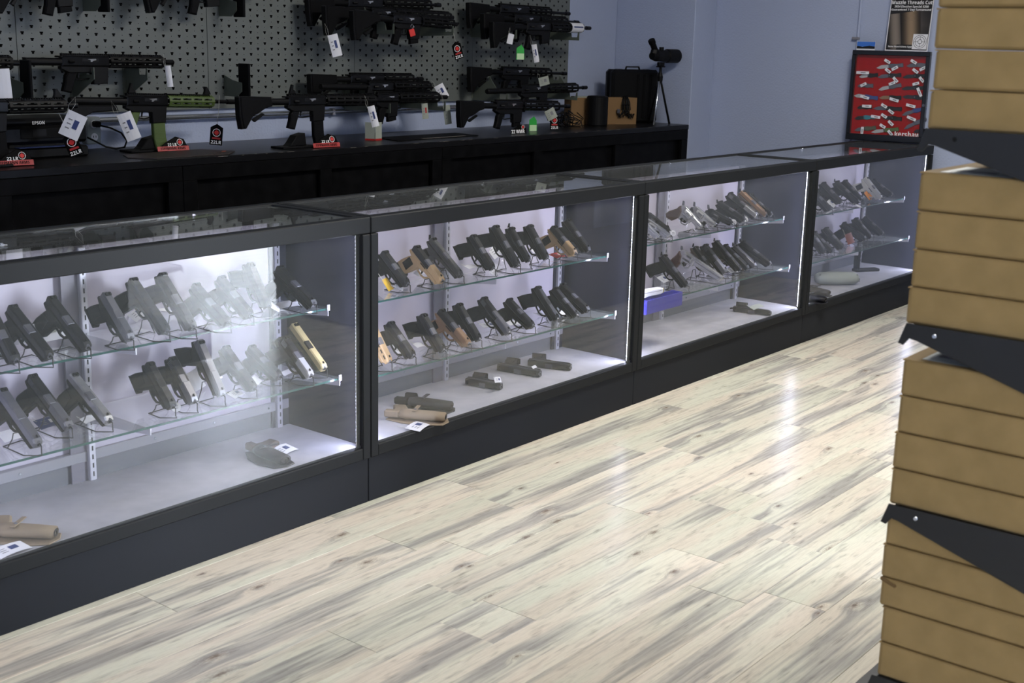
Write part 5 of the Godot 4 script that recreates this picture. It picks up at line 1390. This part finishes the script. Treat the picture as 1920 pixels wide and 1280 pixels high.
func tube(st: SurfaceTool, pts: Array, r: float, sides := 6, closed := false) -> void:
	var n := pts.size()
	var rings := []
	var last := Vector3.ZERO
	for i in n:
		var d: Vector3
		if closed: d = pts[(i + 1) % n] - pts[(i + n - 1) % n]
		elif i == 0: d = pts[1] - pts[0]
		elif i == n - 1: d = pts[n - 1] - pts[n - 2]
		else: d = (pts[i + 1] - pts[i]).normalized() + (pts[i] - pts[i - 1]).normalized()
		d = d.normalized()
		var u := last - d * last.dot(d)
		if u.length() < 0.01: u = d.cross(UP if absf(d.y) < 0.9 else Vector3.RIGHT)
		u = u.normalized()
		last = u
		var v := d.cross(u)
		var ring := []
		for k in sides:
			var a := TAU * k / sides
			ring.append(pts[i] + (u * cos(a) + v * sin(a)) * r)
		rings.append(ring)
	for i in (n if closed else n - 1):
		var A: Array = rings[i]
		var B: Array = rings[(i + 1) % n]
		var c: Vector3 = (pts[i] + pts[(i + 1) % n]) / 2
		for k in sides:
			var l := (k + 1) % sides
			face(st, [A[k], A[l], B[l], B[k]], c)
	if not closed:
		face(st, rings[0], pts[1])
		face(st, rings[n - 1], pts[n - 2])

func tb(pts: Array, r: float, sides := 6) -> SurfaceTool:
	var st := S(true)
	tube(st, pts, r, sides)
	return st

# turned round the local x axis; profile is x, r, x, r ...
func lathe(st: SurfaceTool, prof: Array, x := Transform3D.IDENTITY, sides := 12) -> void:
	var n := prof.size() / 2
	for i in n - 1:
		var x0: float = prof[2 * i]
		var r0: float = prof[2 * i + 1]
		var x1: float = prof[2 * i + 2]
		var r1: float = prof[2 * i + 3]
		var c := x * Vector3((x0 + x1) / 2, 0, 0)
		for k in sides:
			var a := TAU * k / sides
			var b := TAU * (k + 1) / sides
			var q := [x * Vector3(x0, cos(a) * r0, sin(a) * r0), x * Vector3(x0, cos(b) * r0, sin(b) * r0), x * Vector3(x1, cos(b) * r1, sin(b) * r1), x * Vector3(x1, cos(a) * r1, sin(a) * r1)]
			if absf(x1 - x0) < 1e-6:        # a flat ring: looks along +-x
				var out := x.basis.x * (1.0 if (i > n / 2) else -1.0)
				if r0 < 1e-6: q = [q[0], q[2], q[3]]
				elif r1 < 1e-6: q = [q[0], q[1], q[2]]
				face(st, q, c - out)
			else:
				if r0 < 1e-6: q = [q[0], q[2], q[3]]
				elif r1 < 1e-6: q = [q[0], q[1], q[2]]
				face(st, q, c)

func lt(prof: Array, x := Transform3D.IDENTITY, sides := 12) -> SurfaceTool:
	var st := S()
	lathe(st, prof, x, sides)
	return st

func text(called: String, s: String, m: Material, parent: Node3D, x: Transform3D, high: float, bold := true, squeeze := 1.0, centred := true) -> MeshInstance3D:
	var t := TextMesh.new()
	var f := SystemFont.new()
	f.font_names = PackedStringArray(["Droid Sans"])
	f.font_weight = 700 if bold else 400
	t.font = f
	t.text = s
	t.font_size = 48
	t.pixel_size = high / 36.0
	t.depth = 0.0006
	t.curve_step = 2.0
	t.horizontal_alignment = HORIZONTAL_ALIGNMENT_CENTER if centred else HORIZONTAL_ALIGNMENT_LEFT
	var o := inst(called, t, m, parent)
	o.transform = x * Transform3D(Basis.from_scale(Vector3(squeeze, 1, 1)), Vector3.ZERO)
	return o

# ---------------------------------------------------------------- materials
var M := {}
func mat(key: String, c: Color, rough := 0.6, metal := 0.0, spec := 0.5) -> StandardMaterial3D:
	var m := StandardMaterial3D.new()
	m.resource_name = key
	m.albedo_color = c
	m.roughness = rough
	m.metallic = metal
	m.metallic_specular = spec
	M[key] = m
	return m

func noise_tex(seed_: int, freq: float, c0: Color, c1: Color, size := 256, normal := false) -> NoiseTexture2D:
	var f := FastNoiseLite.new()
	f.seed = seed_
	f.frequency = freq
	f.fractal_octaves = 4
	var t := NoiseTexture2D.new()
	t.width = size
	t.height = size
	t.seamless = true
	t.noise = f
	if normal:
		t.as_normal_map = true
		t.bump_strength = 4.0
	else:
		var g := Gradient.new()
		g.set_color(0, c0)
		g.set_color(1, c1)
		t.color_ramp = g
	return t

func triplanar(m: StandardMaterial3D, scale: float) -> void:
	m.uv1_triplanar = true
	m.uv1_world_triplanar = true
	m.uv1_scale = Vector3.ONE * scale

func glass(key: String, tint: Color, alpha: float, rough := 0.0) -> StandardMaterial3D:
	var m := mat(key, Color(tint.r, tint.g, tint.b, alpha), rough)
	m.transparency = BaseMaterial3D.TRANSPARENCY_ALPHA
	return m

func glow(key: String, c: Color, e: float) -> StandardMaterial3D:
	var m := mat(key, c, 0.6)
	m.emission_enabled = true
	m.emission = c
	m.emission_energy_multiplier = e
	return m

func area(x: Transform3D, size: Vector2, c: Color, e: float, called: String) -> void:
	var l := AreaLight3D.new()
	l.name = numbered(called)
	l.area_size = size
	l.light_color = c
	l.light_energy = e
	l.area_normalize_energy = true
	l.shadow_enabled = true
	l.transform = x
	l.area_range = 14.0
	add_child(l)
